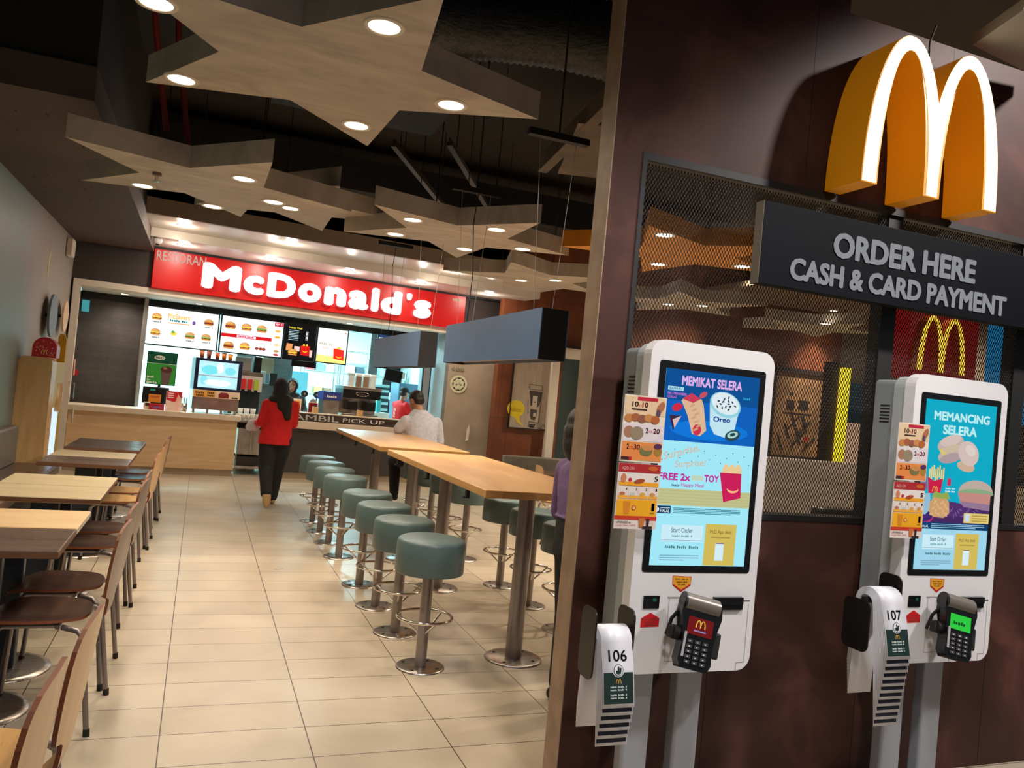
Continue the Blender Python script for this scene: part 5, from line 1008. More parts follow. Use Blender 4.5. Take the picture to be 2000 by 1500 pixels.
def promo_card(kx, which):
    b = MB(); x0, x1 = -0.378, -0.212
    if which == 0:
        z0, z1 = 1.372, 1.602; b.box(x0, x1, 0.0, 0.003, z0, z1, mat((236, 222, 206), 0.4, name='card')); y = -0.0006
        b.R(x0+0.004, x1-0.004, 1.535, 1.598, pf((230, 200, 160)), y); b.R(x0+0.05, x1-0.035, 1.585, 1.597, pf((196, 30, 60)), y*2)
        b.T('10', x0+0.03, x0+0.055, 1.562, 1.580, pf((40, 30, 30)), y*2, 0.02); b.T('FOR', x0+0.057, x0+0.068, 1.562, 1.571, pf((200, 30, 40)), y*2); b.T('10', x0+0.07, x0+0.093, 1.562, 1.580, pf((206, 26, 44)), y*2, 0.02); b.R(x0+0.03, x0+0.09, 1.551, 1.556, pf((50, 30, 30)), y*2)
        for i, c in enumerate([(196, 130, 70), (170, 96, 60), (150, 90, 70), (204, 140, 80), (180, 100, 50)]): b.E(x0+0.022+0.026*i, 1.522+0.004*(i % 2), 0.018, 0.014, pf(c), y*(2+i*0.3))
        b.E(x1-0.022, 1.565, 0.013, 0.024, pf((176, 110, 80)), y*2, tilt=-30); b.E(x1-0.03, 1.545, 0.009, 0.013, pf((90, 70, 90)), y*3)
        b.R(x0+0.004, x1-0.004, 1.445, 1.503, pf((226, 216, 220)), y); b.E(x0+0.026, 1.475, 0.020, 0.020, pf((170, 120, 90)), y*2); b.E(x0+0.058, 1.472, 0.026, 0.023, pf((150, 134, 110)), y*2.5); b.T('2', x0+0.092, x0+0.102, 1.474, 1.492, pf((40, 30, 30)), y*2, 0.02); b.T('20', x0+0.122, x0+0.148, 1.474, 1.492, pf((206, 26, 44)), y*2, 0.02); b.T('FOR', x0+0.104, x0+0.12, 1.476, 1.484, pf((200, 30, 40)), y*2)
        b.R(x0+0.004, x1-0.004, 1.378, 1.441, pf((232, 142, 74)), y); b.T('2', x0+0.022, x0+0.031, 1.415, 1.433, pf((60, 30, 30)), y*2, 0.02); b.T('30', x0+0.05, x0+0.075, 1.415, 1.433, pf((214, 60, 70)), y*2, 0.02); b.T('FOR', x0+0.033, x0+0.048, 1.417, 1.425, pf((200, 30, 40)), y*2)
        b.E(x0+0.100, 1.412, 0.026, 0.018, pf((120, 120, 70)), y*2); b.E(x0+0.104, 1.422, 0.022, 0.010, pf((206, 140, 80)), y*2.5); b.E(x1-0.018, 1.412, 0.016, 0.016, pf((170, 130, 60)), y*2); b.E(x1-0.02, 1.43, 0.016, 0.010, pf((90, 50, 90)), y*2.5); b.R(x0+0.004, x0+0.034, 1.379, 1.389, pf((60, 30, 30)), y*3); b.R(x0+0.034, x0+0.046, 1.379, 1.389, pf((206, 30, 40)), y*3)
    else:
        z0, z1 = 1.141, 1.366; b.box(x0, x1, 0.0, 0.003, z0, z1, mat((236, 222, 214), 0.4, name='card')); y = -0.0006
        b.R(x0, x1, 1.336, 1.366, pf((178, 42, 46)), y); b.T('ADD ON', x0+0.012, x0+0.06, 1.344, 1.355, pf((236, 180, 180)), y*2); b.E(x1-0.03, 1.352, 0.02, 0.008, pf((206, 100, 40)), y*2)
        b.R(x0+0.006, x1-0.004, 1.300, 1.334, pf((236, 226, 220)), y); b.R(x0+0.006, x1-0.004, 1.290, 1.303, pf((246, 170, 40)), y*1.5); b.E(x0+0.022, 1.315, 0.011, 0.016, pf((210, 130, 90)), y*2); b.E(x0+0.085, 1.306, 0.022, 0.008, pf((170, 80, 40)), y*2, tilt=12); b.E(x0+0.048, 1.31, 0.007, 0.007, pf((200, 40, 50)), y*2); b.T('5', x1-0.022, x1-0.008, 1.308, 1.326, pf((40, 30, 30)), y*2, 0.02)
        for i in range(4):
            a = x0+0.006+i*0.0395; b.R(a, a+0.037, 1.246, 1.286, pf((236, 222, 214)), y); b.R(a, a+0.037, 1.246, 1.256, pf((246, 176, 60)), y*1.5); b.T('4321'[i], a+0.028, a+0.034, 1.274, 1.283, pf((50, 40, 40)), y*2, 0.02); b.E(a+0.016, 1.262, 0.011, 0.006, pf([(190, 120, 70), (200, 206, 206), (222, 170, 80), (214, 150, 90)][i]), y*2)
        b.R(x0+0.004, x1-0.004, 1.186, 1.243, pf((246, 176, 30)), y); b.R(x0, x1, 1.172, 1.186, pf((206, 60, 40)), y); b.T('1', x1-0.024, x1-0.012, 1.205, 1.232, pf((50, 36, 24)), y*2, 0.02); b.T('AJE', x1-0.03, x1-0.012, 1.194, 1.200, pf((60, 40, 30)), y*2); b.P([(x0+0.030, 1.236), (x0+0.058, 1.236), (x0+0.054, 1.192), (x0+0.034, 1.192)], pf((224, 140, 40)), y*2); b.E(x0+0.072, 1.214, 0.009, 0.009, pf((206, 60, 50)), y*2); b.E(x0+0.072, 1.214, 0.006, 0.006, pf((240, 200, 120)), y*3)
        b.T('UPGRADE to', x0+0.008, x0+0.065, 1.160, 1.168, pf((196, 60, 70)), y*2, 0.01); b.T('Large Meal +RM2', x0+0.008, x0+0.085, 1.149, 1.157, pf((196, 90, 90)), y*2); b.P([(x0+0.095, 1.18), (x0+0.12, 1.18), (x0+0.116, 1.148), (x0+0.099, 1.148)], pf((206, 120, 60)), y*3); b.P([(x0+0.125, 1.178), (x0+0.138, 1.178), (x0+0.136, 1.15), (x0+0.127, 1.15)], pf((70, 30, 30)), y*3); b.R(x0+0.112, x0+0.15, 1.142, 1.152, pf((50, 36, 36)), y*3.5)
    return b
def kiosk(cx, num, lab, pic):
    t = thing('order_kiosk', lab, 'kiosk', (cx, 2.45, 0), 0)
    b = MB(); b.prism(rrect(-0.267, 0.267, 0.625, 1.81, 0.055), 0.012, 0.065, WHITE, 'y', smooth=False)
    b.build('front_shell', t, bevel=0.010, seg=4)
    b = MB(); b.prism(rrect(-0.256, 0.256, 0.636, 1.80, 0.05), 0.065, 0.13, mat((176, 182, 184), 0.4, name='shell_side'), 'y'); b.build('shell_rim', t, bevel=0.004)
    b = MB(); b.prism(rrect(-0.235, 0.235, 0.66, 1.785, 0.02), 0.13, 0.25, GREYP, 'y')
    h = b.build('rear_housing', t, bevel=0.004)
    b = MB()
    for i in range(6): b.box(-0.2365, -0.235, 0.165, 0.215, 1.60+0.014*i, 1.606+0.014*i, BLACKM)
    b.build('vent', h)
    b = MB(); b.prism(rrect(-0.230, 0.230, 0.985, 1.737, 0.012), 0.0105, 0.0125, BLACK, 'y'); bz = b.build('screen_bezel', t)
    b = MB(); pic(b); b.build('display', bz, loc=(0, 0.0098, 0))
    for x in (-0.13, 0.085):
        b = MB(); b.box(x-0.055, x+0.055, 0.11, 0.17, 0.0, 0.66, mat((160, 164, 172), 0.4, 0.3, name='leg_grey')); b.build('leg', t, bevel=0.012, seg=3)
    b = MB(); b.box(-0.27, 0.27, 0.0, 0.26, 0.0, 0.012, GREYP); b.build('base_plate', t)
    b = MB(); b.P([(-0.100, 0.974), (-0.020, 0.970), (-0.022, 0.938), (-0.060, 0.914), (-0.098, 0.940)], mat((196, 40, 30), 0.5, name='arrow_red'), 0.0114); b.P([(-0.097, 0.972), (-0.023, 0.968), (-0.024, 0.944), (-0.060, 0.924), (-0.096, 0.944)], mat((236, 164, 40), 0.5, name='arrow_amber'), 0.0110)
    for i, s_ in enumerate(('Scan, tap or', 'insert card', 'to pay')): b.T(s_, -0.088+0.006*i, -0.032-0.006*i, 0.958-0.010*i, 0.965-0.010*i, mat((120, 50, 20), 0.5, name='brn2'), 0.0106, 0.01)
    b.build('sticker', t, label='amber arrow sticker'); b = MB()
    b.P([(-0.215, 0.790), (-0.140, 0.792), (-0.140, 0.822), (-0.178, 0.842), (-0.215, 0.822)], mat((206, 26, 30), 0.5, name='tagred'), 0.0114)
    for i, s_ in enumerate(('McD App deals', 'Scan here', 'to redeem')): b.T(s_, -0.210+0.01*(i > 0), -0.145-0.01*(i > 0), 0.816-0.010*i, 0.8225-0.010*i, mat((250, 214, 206), 0.5, name='pk'), 0.0110, 0.01)
    b.build('sticker', t, label='red arrow sticker')
    b = MB(); b.box(-0.212, -0.147, 0.009, 0.0125, 0.857, 0.902, BLACK); b.box(-0.175, -0.16, 0.0085, 0.009, 0.882, 0.894, mat((30, 90, 70), 0.3, name='green_led')); b.build('scanner_window', t)
    b = MB(); b.box(0.080, 0.205, -0.004, 0.0125, 0.872, 0.898, BLACK); b.box(0.085, 0.210, 0.004, 0.0125, 0.851, 0.872, BLACK); b.box(0.04, 0.08, 0.0105, 0.0125, 0.882, 0.886, BLACKM); b.box(0.205, 0.245, 0.0105, 0.0125, 0.882, 0.8845, BLACKM); b.build('receipt_slot', t)
    LN = mat((176, 168, 170), 0.5, name='seam'); b = MB()
    b.box(-0.112, -0.003, 0.0108, 0.0125, 0.894, 0.899, LN); b.box(-0.106, -0.1045, 0.0108, 0.0125, 0.668, 0.894, LN); b.box(-0.106, 0.02, 0.0108, 0.0125, 0.667, 0.6685, LN); b.box(0.040, 0.0415, 0.0108, 0.0125, 0.628, 0.882, LN)
    b.box(0.205, 0.2065, 0.0108, 0.0125, 0.627, 0.655, LN); b.box(0.205, 0.240, 0.0108, 0.0125, 0.655, 0.6565, LN); b.box(0.240, 0.2415, 0.0108, 0.0125, 0.655, 0.87, LN); b.build('panel_seam', t)
    for wv in (0, 1):
        nm = ('upper yellow price card of combo offers', 'lower red add-on price card')[wv]
        c = promo_card(cx, wv).build('price_card', loc=(cx, 2.425, 0)); tag(c, '%s clipped to the left side of the %s kiosk' % (nm, 'nearer' if num == '106' else 'farther'), 'card', 'price cards on the kiosks')
    # black holder bracket for the tags
    return t
kiosk(1.7325, '106', 'nearer white ordering kiosk showing an ice cream advert, beside tag 106', pic1)
kiosk(2.9770, '107', 'farther white ordering kiosk showing a turquoise burger advert, beside tag 107', pic2)
def terminal(cx, screen, lab, word):
    t = thing('card_terminal', lab, 'card terminal', (cx-0.042, 2.375, 0.79), 0)
    t.rotation_euler = (math.radians(-14), math.radians(12), math.radians(-12)); t.scale = (1.12, 1.12, 1.12)
    PR = [(0.062, 0.105), (0.068, 0.06), (0.055, 0.0), (0.052, -0.04), (0.056, -0.085), (0.045, -0.108)]
    poly = PR + [(-x, z) for x, z in PR[::-1]]
    b = MB(); b.prism(poly, -0.022, 0.022, BLACK, 'y'); b.build('body', t, bevel=0.010, seg=3)
    b = MB(); b.cyl((-0.058, 0.0, 0.088), (0.056, 0.0, 0.088), 0.030, mat((120, 112, 104), 0.3, 0.3, name='printer_lid'), n=24); b.cyl((-0.062, 0.0, 0.088), (-0.058, 0, 0.088), 0.031, BLACK, n=24); b.build('paper_cover', t)
    b = MB(); b.box(-0.042, 0.042, -0.0235, -0.021, -0.005, 0.048, screen); b.build('display', t)
    b = MB()
    if word: arches_pic(b, 0, 0.018, 0.034, 0.024, mat((250, 210, 90), 0.4, emit=0.8, name='gold_px'), -0.0245); b.R(-0.02, 0.02, 0.006, 0.010, mat((170, 170, 240), 0.4, emit=0.6, name='vio_px'), -0.0245)
    else: b.B(-0.03, 0.03, 0.012, 0.024, mat((10, 70, 40), 0.4, name='dkg'), -0.0245)
    b.build('display_print', t)
    KEY = mat((70, 68, 68), 0.3, name='key')
    for r_ in range(5):
        for c_ in range(3):
            b = MB(); b.box(-0.036+0.026*c_, -0.018+0.026*c_, -0.0265, -0.021, -0.030-0.0155*r_, -0.020-0.0155*r_, KEY); b.box(-0.030+0.026*c_, -0.025+0.026*c_, -0.0268, -0.0265, -0.027-0.0155*r_, -0.024-0.0155*r_, WHITEP); b.build('key', t, bevel=0.002)
    b = MB(); b.box(-0.048, -0.040, -0.0245, -0.021, -0.075, 0.0, mat((170, 170, 172), 0.4, name='label_strip')); b.build('side_label', t)
    b = MB(); b.box(0.045, 0.085, -0.005, 0.02, -0.06, 0.02, BLACKM); b.box(-0.085, -0.05, 0.0, 0.03, -0.03, 0.01, BLACKM); b.cyl((-0.075, 0.01, -0.01), (-0.055, 0.01, -0.01), 0.022, BLACKM, n=16); b.build('cradle_arm', t, bevel=0.006)
    b = MB(); b.tube([(-0.02, 0.02, 0.0), (-0.03, 0.05, -0.01), (-0.03, 0.075, -0.01)], 0.013, BLACKM, 12); b.tube([(-0.06, 0.0, 0.07), (-0.075, 0.03, 0.03), (-0.07, 0.06, -0.02)], 0.006, BLACKM, 8); b.build('mount_arm', t)
terminal(1.7325, mat((150, 30, 32), 0.4, emit=0.5, name='red_px'), 'black card terminal with a red screen on kiosk 106', True)
terminal(2.9770, mat((50, 220, 70), 0.4, emit=0.8, name='green_px'), 'black card terminal with a green screen on kiosk 107', False)
TG = mat((24, 48, 44), 0.45, name='tag_green'); TB = mat((26, 28, 42), 0.45, name='tag_band'); TW = mat((232, 232, 240), 0.3, name='tag_white', coat=0.3)
def tags(x, ztop, num, nstack, lab):
    # holder bracket
    t = thing('tag_holder', 'dark metal tag holder bracket on the left of the %s kiosk' % lab, 'holder', (x, 2.36, ztop), 0)
    b = MB(); b.prism(rrect(-0.05, 0.05, -0.17, 0.06, 0.03) if nstack < 7 else rrect(-0.03, 0.10, -0.24, -0.045, 0.03), -0.085, -0.079, mat((34, 30, 26), 0.35, 0.3, name='bronze_dark'), 'x', smooth=False); b.build('side_plate', t)
    b = MB(); b.prism(rrect(-0.02, 0.09, -0.10, 0.05, 0.03), 0.075, 0.081, mat((34, 30, 26), 0.35, 0.3, name='bronze_dark'), 'x'); b.build('inner_plate', t)
    b = MB(); b.cyl((-0.08, 0.01, -0.045), (0.078, 0.01, -0.045), 0.012, BLACKM, n=14); b.tube([(0.078, 0.05, -0.04), (0.10, 0.09, -0.04), (0.10+0.03, 0.10, -0.04)], 0.012, BLACKM, 10); b.build('rod', t)
    for k in range(nstack+1):
        tt = thing('number_tag', ('topmost numbered white tag hanging beside the %s kiosk' % lab) if k == 0 else ('white table tag with a dark band, %s below the top beside the %s kiosk' % (['first', 'second', 'third', 'fourth', 'fifth', 'sixth', 'seventh', 'eighth', 'ninth', 'tenth'][k-1], lab)), 'table tag', (x, 2.37, ztop), 0, 'table tags beside the %s kiosk' % lab)
        r = 0.055-0.0035*k if nstack < 7 else 0.062-0.0028*k; zf = -0.238-0.0255*k; zb = -0.30-0.012*k; th = 0.0016
        sh = -0.0012*k; w2 = 0.0575
        prof = [(-r-0.052, zf)] + [(-r-0.026, zf*0.5)] + [(-r*math.cos(PI*i/12)-0.004*(1-i/12), -0.06+r*math.sin(PI*i/12)+0.004) for i in range(13)] + [(r+0.010, zb*0.5), (r+0.018, zb)]
        b = MB(); n = len(prof); vs = []
        for dx in (-w2, w2):
            for (y, z) in prof: vs.append((dx+sh, y, z))
            for i, (y, z) in enumerate(prof):
                a = prof[max(i-1, 0)]; c = prof[min(i+1, n-1)]; dy, dz = c[0]-a[0], c[1]-a[1]; L_ = math.hypot(dy, dz); vs.append((dx+sh, y+dz/L_*th, z-dy/L_*th))
        F = []
        for i in range(n-1): F += [(i, i+1, 2*n+i+1, 2*n+i), (n+i, 3*n+i, 3*n+i+1, n+i+1), (i, n+i, n+i+1, i+1), (2*n+i, 2*n+i+1, 3*n+i+1, 3*n+i)]
        F += [(0, 2*n, 3*n, n), (n-1, 2*n-1, 4*n-1, 3*n-1)]
        b.add(vs, F, TW, True); b.build('strip', tt)
        def fy(z): # front surface y at z (piecewise linear along lower front)
            (ya, za), (yb, zb_) = prof[0], prof[1]
            if z > zb_: (ya, za), (yb, zb_) = prof[1], prof[2]
            return ya+(yb-ya)*(z-za)/(zb_-za)-0.0008
        def Rt(bb, x0, x1, z0, z1, m, e=0.0):
            zs = sorted({z0, z1} | ({prof[1][1]} if z0 < prof[1][1] < z1 else set()))
            for za, zb2 in zip(zs, zs[1:]): bb.add([(x0+sh, fy(za)-e, za), (x1+sh, fy(za)-e, za), (x1+sh, fy(zb2)-e, zb2), (x0+sh, fy(zb2)-e, zb2)], [(0, 1, 2, 3)], m)
        bb = MB()
        if k == 0:
            Rt(bb, -w2+0.004, w2-0.004, zf+0.012, zf+0.105, TG)
            def shear(fn):
                c = MB(); fn(c)
                c.v = [(x_+sh, fy(z_)-(0.0006-y_), z_) for x_, y_, z_ in c.v]; bb.add(c.v, [], TW)
                o = len(bb.v)-len(c.v)
                for f, mi_ in zip(c.f, c.m): bb.f.append(tuple(i+o for i in f)); bb.m.append(bb.mi(c.mats[mi_])); bb.sm.append(False)
            shear(lambda c: c.T(num, -0.034, 0.034, -0.100, -0.066, BLACK, 0, 0.012))
            shear(lambda c: c.E(0, zf+0.112, 0.021, 0.021, TW, 0, n=28)); shear(lambda c: c.E(0, zf+0.112, 0.018, 0.018, TG, -0.0006, n=28)); shear(lambda c: c.E(0, zf+0.112, 0.016, 0.016, TW, -0.0012, n=28))
            shear(lambda c: (c.R(-0.009, 0.009, zf+0.102, zf+0.112, TG, -0.0018), c.R(-0.003, 0.003, zf+0.100, zf+0.124, TG, -0.0018), c.R(0.004, 0.010, zf+0.108, zf+0.120, TG, -0.0018)))
            shear(lambda c: arches_pic(c, 0, zf+0.072, 0.02, 0.014, mat((230, 170, 60), 0.5, name='gold_print'), -0.0008))
            for i in range(4): shear(lambda c, i=i: c.B(-0.03, 0.03, zf+0.060-0.009*i-(0.006 if i > 1 else 0), zf+0.0655-0.009*i-(0.006 if i > 1 else 0), mat((200, 214, 210), 0.5, name='print_pale'), -0.0008))
        else: Rt(bb, -w2+0.003, w2-0.003, zf+0.010, zf+0.022, TB)
        bb.build('print', tt)
tags(1.343, 0.832, '106', 5, 'nearer')
tags(2.513, 0.955, '107', 10, 'farther')

# ---------------------------------------------------------------- arches sign and order sign
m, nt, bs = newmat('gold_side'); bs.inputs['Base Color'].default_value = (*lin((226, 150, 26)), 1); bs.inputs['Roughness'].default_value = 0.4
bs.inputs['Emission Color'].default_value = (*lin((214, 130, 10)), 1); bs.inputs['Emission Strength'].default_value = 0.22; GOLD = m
t = thing('arches_sign', 'large glowing arches sign with orange-yellow sides over the kiosks', 'sign', (2.815, 2.56, 2.572), 0)
b = MB(); arches(b, 0.775, 0.655, 0.0, 0.205, GOLD); b.build('body', t)
b = MB(); c_ = MB(); arches(c_, 0.762, 0.646, -0.004, 0.0, mat((255, 238, 190), 0.4, emit=2.6, name='arch_glow'), th=0.068/0.76); c_.build('lit_face', t, loc=(0, 0, 0.005))
b = MB(); b.tube([(0.05, 0.12, 0.60), (0.03, 0.10, 0.72), (0.06, 0.1, 0.8)], 0.004, BLACKM, 6); b.build('cable', t)
t = thing('order_sign', 'long dark navy sign reading ORDER HERE, CASH & CARD PAYMENT', 'sign', (2.035, 2.65, 2.105), 0)
b = MB(); b.box(0, 2.2, 0, 0.05, 0, 0.335, NAVY); b.box(-0.004, 0, 0.0, 0.05, 0, 0.335, mat((120, 110, 96), 0.4, 0.4, name='end_trim')); b.build('panel', t, bevel=0.002)
b = MB(); SL = mat((206, 208, 214), 0.4, emit=0.42, name='sign_letter'); b.T('ORDER HERE', 0.362, 1.183, 0.160, 0.268, SL, -0.001, 0.034, 0.003); b.T('CASH & CARD PAYMENT', 0.150, 1.392, 0.036, 0.128, SL, -0.001, 0.034, 0.003); b.build('lettering', t)  # pale letters glow a little in place of lamplight reaching them
b = MB()
for x in (0.3, 1.6): b.box(x, x+0.04, 0.05, 0.13, 0.28, 0.34, BLACKM)
b.build('wall_bracket', t)

# ---------------------------------------------------------------- people
def capsule(b, p0, r0, p1, r1, m, n=14):
    p0, p1 = Vector(p0), Vector(p1)
    if (p1-p0).length < 1e-5: p1 = p0+Vector((0, 0, 1e-4))
    u, v, d = axes(p1-p0); rings = []
    for i in range(1, 5): a = -PI/2+PI/2*i/4; rings.append((p0+d*r0*math.sin(a), r0*math.cos(a)))
    for i in range(0, 4): a = PI/2*i/4; rings.append((p1+d*r1*math.sin(a), r1*math.cos(a)))
    vs = [p0-d*r0]; fs = []
    for c, r in rings:
        for j in range(n): t = 2*PI*j/n; vs.append(c+(u*math.cos(t)+v*math.sin(t))*r)
    vs.append(p1+d*r1); k = len(rings)
    for j in range(n): fs.append((0, 1+(j+1) % n, 1+j))
    for q in range(k-1):
        for j in range(n): fs.append((1+q*n+j, 1+q*n+(j+1) % n, 1+(q+1)*n+(j+1) % n, 1+(q+1)*n+j))
    e = len(vs)-1
    for j in range(n): fs.append((e, 1+(k-1)*n+j, 1+(k-1)*n+(j+1) % n))
    b.add(vs, fs, m)
def ellipsoid(b, c, rx, ry, rz, m, n=16, R=None):
    c = Vector(c); R = R or Matrix.Identity(3); vs = [c+R@Vector((0, 0, -rz))]; fs = []; k = 9
    for i in range(1, k):
        a = -PI/2+PI*i/k
        for j in range(n): t = 2*PI*j/n; vs.append(c+R@Vector((rx*math.cos(a)*math.cos(t), ry*math.cos(a)*math.sin(t), rz*math.sin(a))))
    vs.append(c+R@Vector((0, 0, rz)))
    for j in range(n): fs.append((0, 1+(j+1) % n, 1+j))
    for q in range(k-2):
        for j in range(n): fs.append((1+q*n+j, 1+q*n+(j+1) % n, 1+(q+1)*n+(j+1) % n, 1+(q+1)*n+j))
    e = len(vs)-1
    for j in range(n): fs.append((e, 1+(k-2)*n+j, 1+(k-2)*n+(j+1) % n))
    b.add(vs, fs, m)
def loft(b, rings, m, n=20):
    # rings: (cx, cy, cz, rx, ry); closed with caps
    vs = []; fs = []
    for cx, cy, cz, rx, ry in rings:
        for j in range(n):
            t = 2*PI*j/n; c, s = math.cos(t), math.sin(t); e = 0.85
            vs.append((cx+math.copysign(abs(c)**e, c)*rx, cy+math.copysign(abs(s)**e, s)*ry, cz))
    k = len(rings)
    for q in range(k-1):
        for j in range(n): fs.append((q*n+j, q*n+(j+1) % n, (q+1)*n+(j+1) % n, (q+1)*n+j))
    fs.append(tuple(range(n))[::-1]); fs.append(tuple(range((k-1)*n, k*n)))
    b.add(vs, fs, m)
def organic(b, name, parent, m, voxel=0.009, smooth=4, noise=0.0):
    me = bpy.data.meshes.new('tmp'); me.from_pydata(b.v, [], b.f); me.update()
    o = bpy.data.objects.new('tmp', me); COL.objects.link(o)
    r = o.modifiers.new('r', 'REMESH'); r.mode = 'VOXEL'; r.voxel_size = voxel; r.use_smooth_shade = True
    s = o.modifiers.new('s', 'SMOOTH'); s.iterations = smooth; s.factor = 0.5
    if noise:
        tx = bpy.data.textures.new('folds', 'CLOUDS'); tx.noise_scale = 0.16; dm = o.modifiers.new('d', 'DISPLACE'); dm.texture = tx; dm.strength = noise; dm.mid_level = 0.5
    dg = bpy.context.evaluated_depsgraph_get(); me2 = bpy.data.meshes.new_from_object(o.evaluated_get(dg))
    bpy.data.objects.remove(o); bpy.data.meshes.remove(me)
    me2.name = name; me2.materials.clear(); me2.materials.append(m)
    ob = bpy.data.objects.new(name, me2); COL.objects.link(ob); ob.parent = parent
    me2.polygons.foreach_set('use_smooth', [True]*len(me2.polygons))
    return ob
def hand(b, w_, d, palm, side, m, curl=0.5):
    # w_: wrist, d: finger direction, palm: palm normal, side: thumb side vector
    w_ = Vector(w_); d = Vector(d).normalized(); palm = Vector(palm).normalized(); s = Vector(side); s = (s-d*s.dot(d)).normalized()
    for k in range(4):
        o = s*(0.030-0.020*k); capsule(b, w_+o*0.5, 0.016, w_+d*0.080+o, 0.011, m, 8)
        L1 = [0.040, 0.045, 0.042, 0.034][k]; p = w_+d*0.082+o; d1 = (d+palm*curl*0.6).normalized(); q = p+d1*L1; d2 = (d+palm*curl*1.8).normalized()
        capsule(b, p, 0.0095, q, 0.0088, m, 8); capsule(b, q, 0.0088, q+d2*L1*0.8, 0.0072, m, 8)
    p = w_+d*0.025+s*0.025; q = p+(d*0.6+s*0.8+palm*0.3).normalized()*0.04; capsule(b, p, 0.013, q, 0.0105, m, 8); capsule(b, q, 0.0105, q+(d+palm*0.4+s*0.2).normalized()*0.032, 0.0085, m, 8)
def head(b, c, m, yaw=0.0, pitch=0.0, s=1.0):
    # facing +y before rotation
    c = Vector(c); R = Matrix.Rotation(yaw, 3, 'Z') @ Matrix.Rotation(pitch, 3, 'X')
    def T(p): return c+R@(Vector(p)*s)
    ellipsoid(b, T((0, -0.008, 0.02)), 0.074*s, 0.092*s, 0.092*s, m, R=R); ellipsoid(b, T((0, 0.025, -0.045)), 0.056*s, 0.062*s, 0.066*s, m, R=R)
    capsule(b, T((0, 0.088, 0.005)), 0.009*s, T((0, 0.104, -0.026)), 0.014*s, m, 8); capsule(b, T((-0.02, 0.083, -0.062)), 0.008*s, T((0.02, 0.083, -0.062)), 0.008*s, m, 8)
    ellipsoid(b, T((0, 0.07, -0.095)), 0.022*s, 0.018*s, 0.016*s, m, R=R)
    for e in (-1, 1): ellipsoid(b, T((e*0.078, -0.008, -0.012)), 0.010*s, 0.020*s, 0.032*s, m, R=R)
    return R, T
def eyes(parent, T, R, s=1.0):
    for e in (-1, 1):
        b = MB(); ellipsoid(b, T((e*0.030, 0.078, 0.008)), 0.013*s, 0.009*s, 0.008*s, mat((226, 220, 214), 0.3, name='eye_white'), 10, R); ellipsoid(b, T((e*0.030, 0.085, 0.008)), 0.006*s, 0.004*s, 0.006*s, mat((30, 20, 16), 0.2, name='iris'), 8, R)
        capsule(b, T((e*0.016, 0.086, 0.026)), 0.003, T((e*0.045, 0.078, 0.026)), 0.0025, mat((30, 22, 20), 0.6, name='brow'), 6); b.build('eye', parent)
    b = MB(); capsule(b, T((-0.020, 0.090, -0.062)), 0.0045*s, T((0.020, 0.090, -0.062)), 0.0045*s, mat((150, 84, 76), 0.5, name='lips'), 8); b.build('mouth', parent)
SKIN = SKINW
CLOTH = lambda c, nm: tex(nm, tuple(int(x*0.92) for x in c), c, 30, (1, 1, 1), (0.7, 0.85), 4, 0.08)
REDC = CLOTH((228, 22, 24), 'red_jersey'); BLK = CLOTH((26, 23, 24), 'black_cloth'); BLK2 = CLOTH((34, 30, 30), 'black_scarf'); GRW = CLOTH((206, 204, 212), 'grey_white_shirt'); PUR = CLOTH((112, 84, 128), 'purple_shirt')
HAIR = tex('black_hair', (22, 16, 14), (44, 34, 30), 60, (1, 1, 0.2), (0.4, 0.6), 4, 0.2)
FOLD = 0.010

# woman in red, walking to the counter, seen from behind (faces +y)
t = thing('person', 'person in a red top, black scarf and trousers walking to the counter', 'person', (0.93, 10.25, 0), math.radians(4))
b = MB(); head(b, (-0.005, 0.03, 1.44), SKIN); capsule(b, (0.01, 0.0, 1.28), 0.05, (-0.005, 0.02, 1.40), 0.048, SKIN)
loft(b, [(0, 0, 0.80, 0.15, 0.10), (0, 0, 0.95, 0.13, 0.09), (0.01, 0, 1.12, 0.14, 0.095), (0.02, 0, 1.26, 0.15, 0.08), (0.03, 0, 1.31, 0.08, 0.06)], SKIN)
LEGS = [((-0.085, 0, 0.82), (-0.085, 0.03, 0.46), (-0.085, -0.20, 0.17)), ((0.085, 0, 0.82), (0.06, 0.10, 0.45), (0.03, 0.10, 0.09))]
for h, k_, a in LEGS: capsule(b, h, 0.075, k_, 0.052, SKIN); capsule(b, k_, 0.05, a, 0.034, SKIN)
ARM = [((-0.145, 0.0, 1.23), (-0.195, 0.03, 1.00), (-0.225, 0.22, 0.98)), ((0.18, 0.0, 1.23), (0.20, 0.06, 1.0), (0.10, 0.24, 1.05))]
for s_, e_, w_ in ARM: capsule(b, s_, 0.045, e_, 0.036, SKIN); capsule(b, e_, 0.035, w_, 0.025, SKIN)
hand(b, ARM[0][2], (0.1, 0.8, -0.2), (0.6, 0, -0.5), (0.5, 0, 0.8), SKIN, 0.9); hand(b, ARM[1][2], (-0.3, 0.8, 0.1), (-0.6, 0, -0.5), (-0.4, 0, 0.8), SKIN, 0.9)
organic(b, 'body', t, SKIN, 0.009)
b = MB(); loft(b, [(-0.02, 0, 0.745, 0.195, 0.150), (-0.015, 0, 0.84, 0.195, 0.152), (0, 0, 0.98, 0.172, 0.128), (0.01, 0, 1.12, 0.176, 0.13), (0.02, 0, 1.22, 0.19, 0.115), (0.025, 0, 1.29, 0.13, 0.09), (0.03, 0, 1.325, 0.07, 0.06)], REDC)
for s_, e_, w_ in ARM:
    f = Vector(e_)+(Vector(w_)-Vector(e_))*0.75; capsule(b, s_, 0.066, e_, 0.056, REDC); capsule(b, e_, 0.054, f, 0.042, REDC)
organic(b, 'top', t, REDC, 0.010, 5, FOLD)
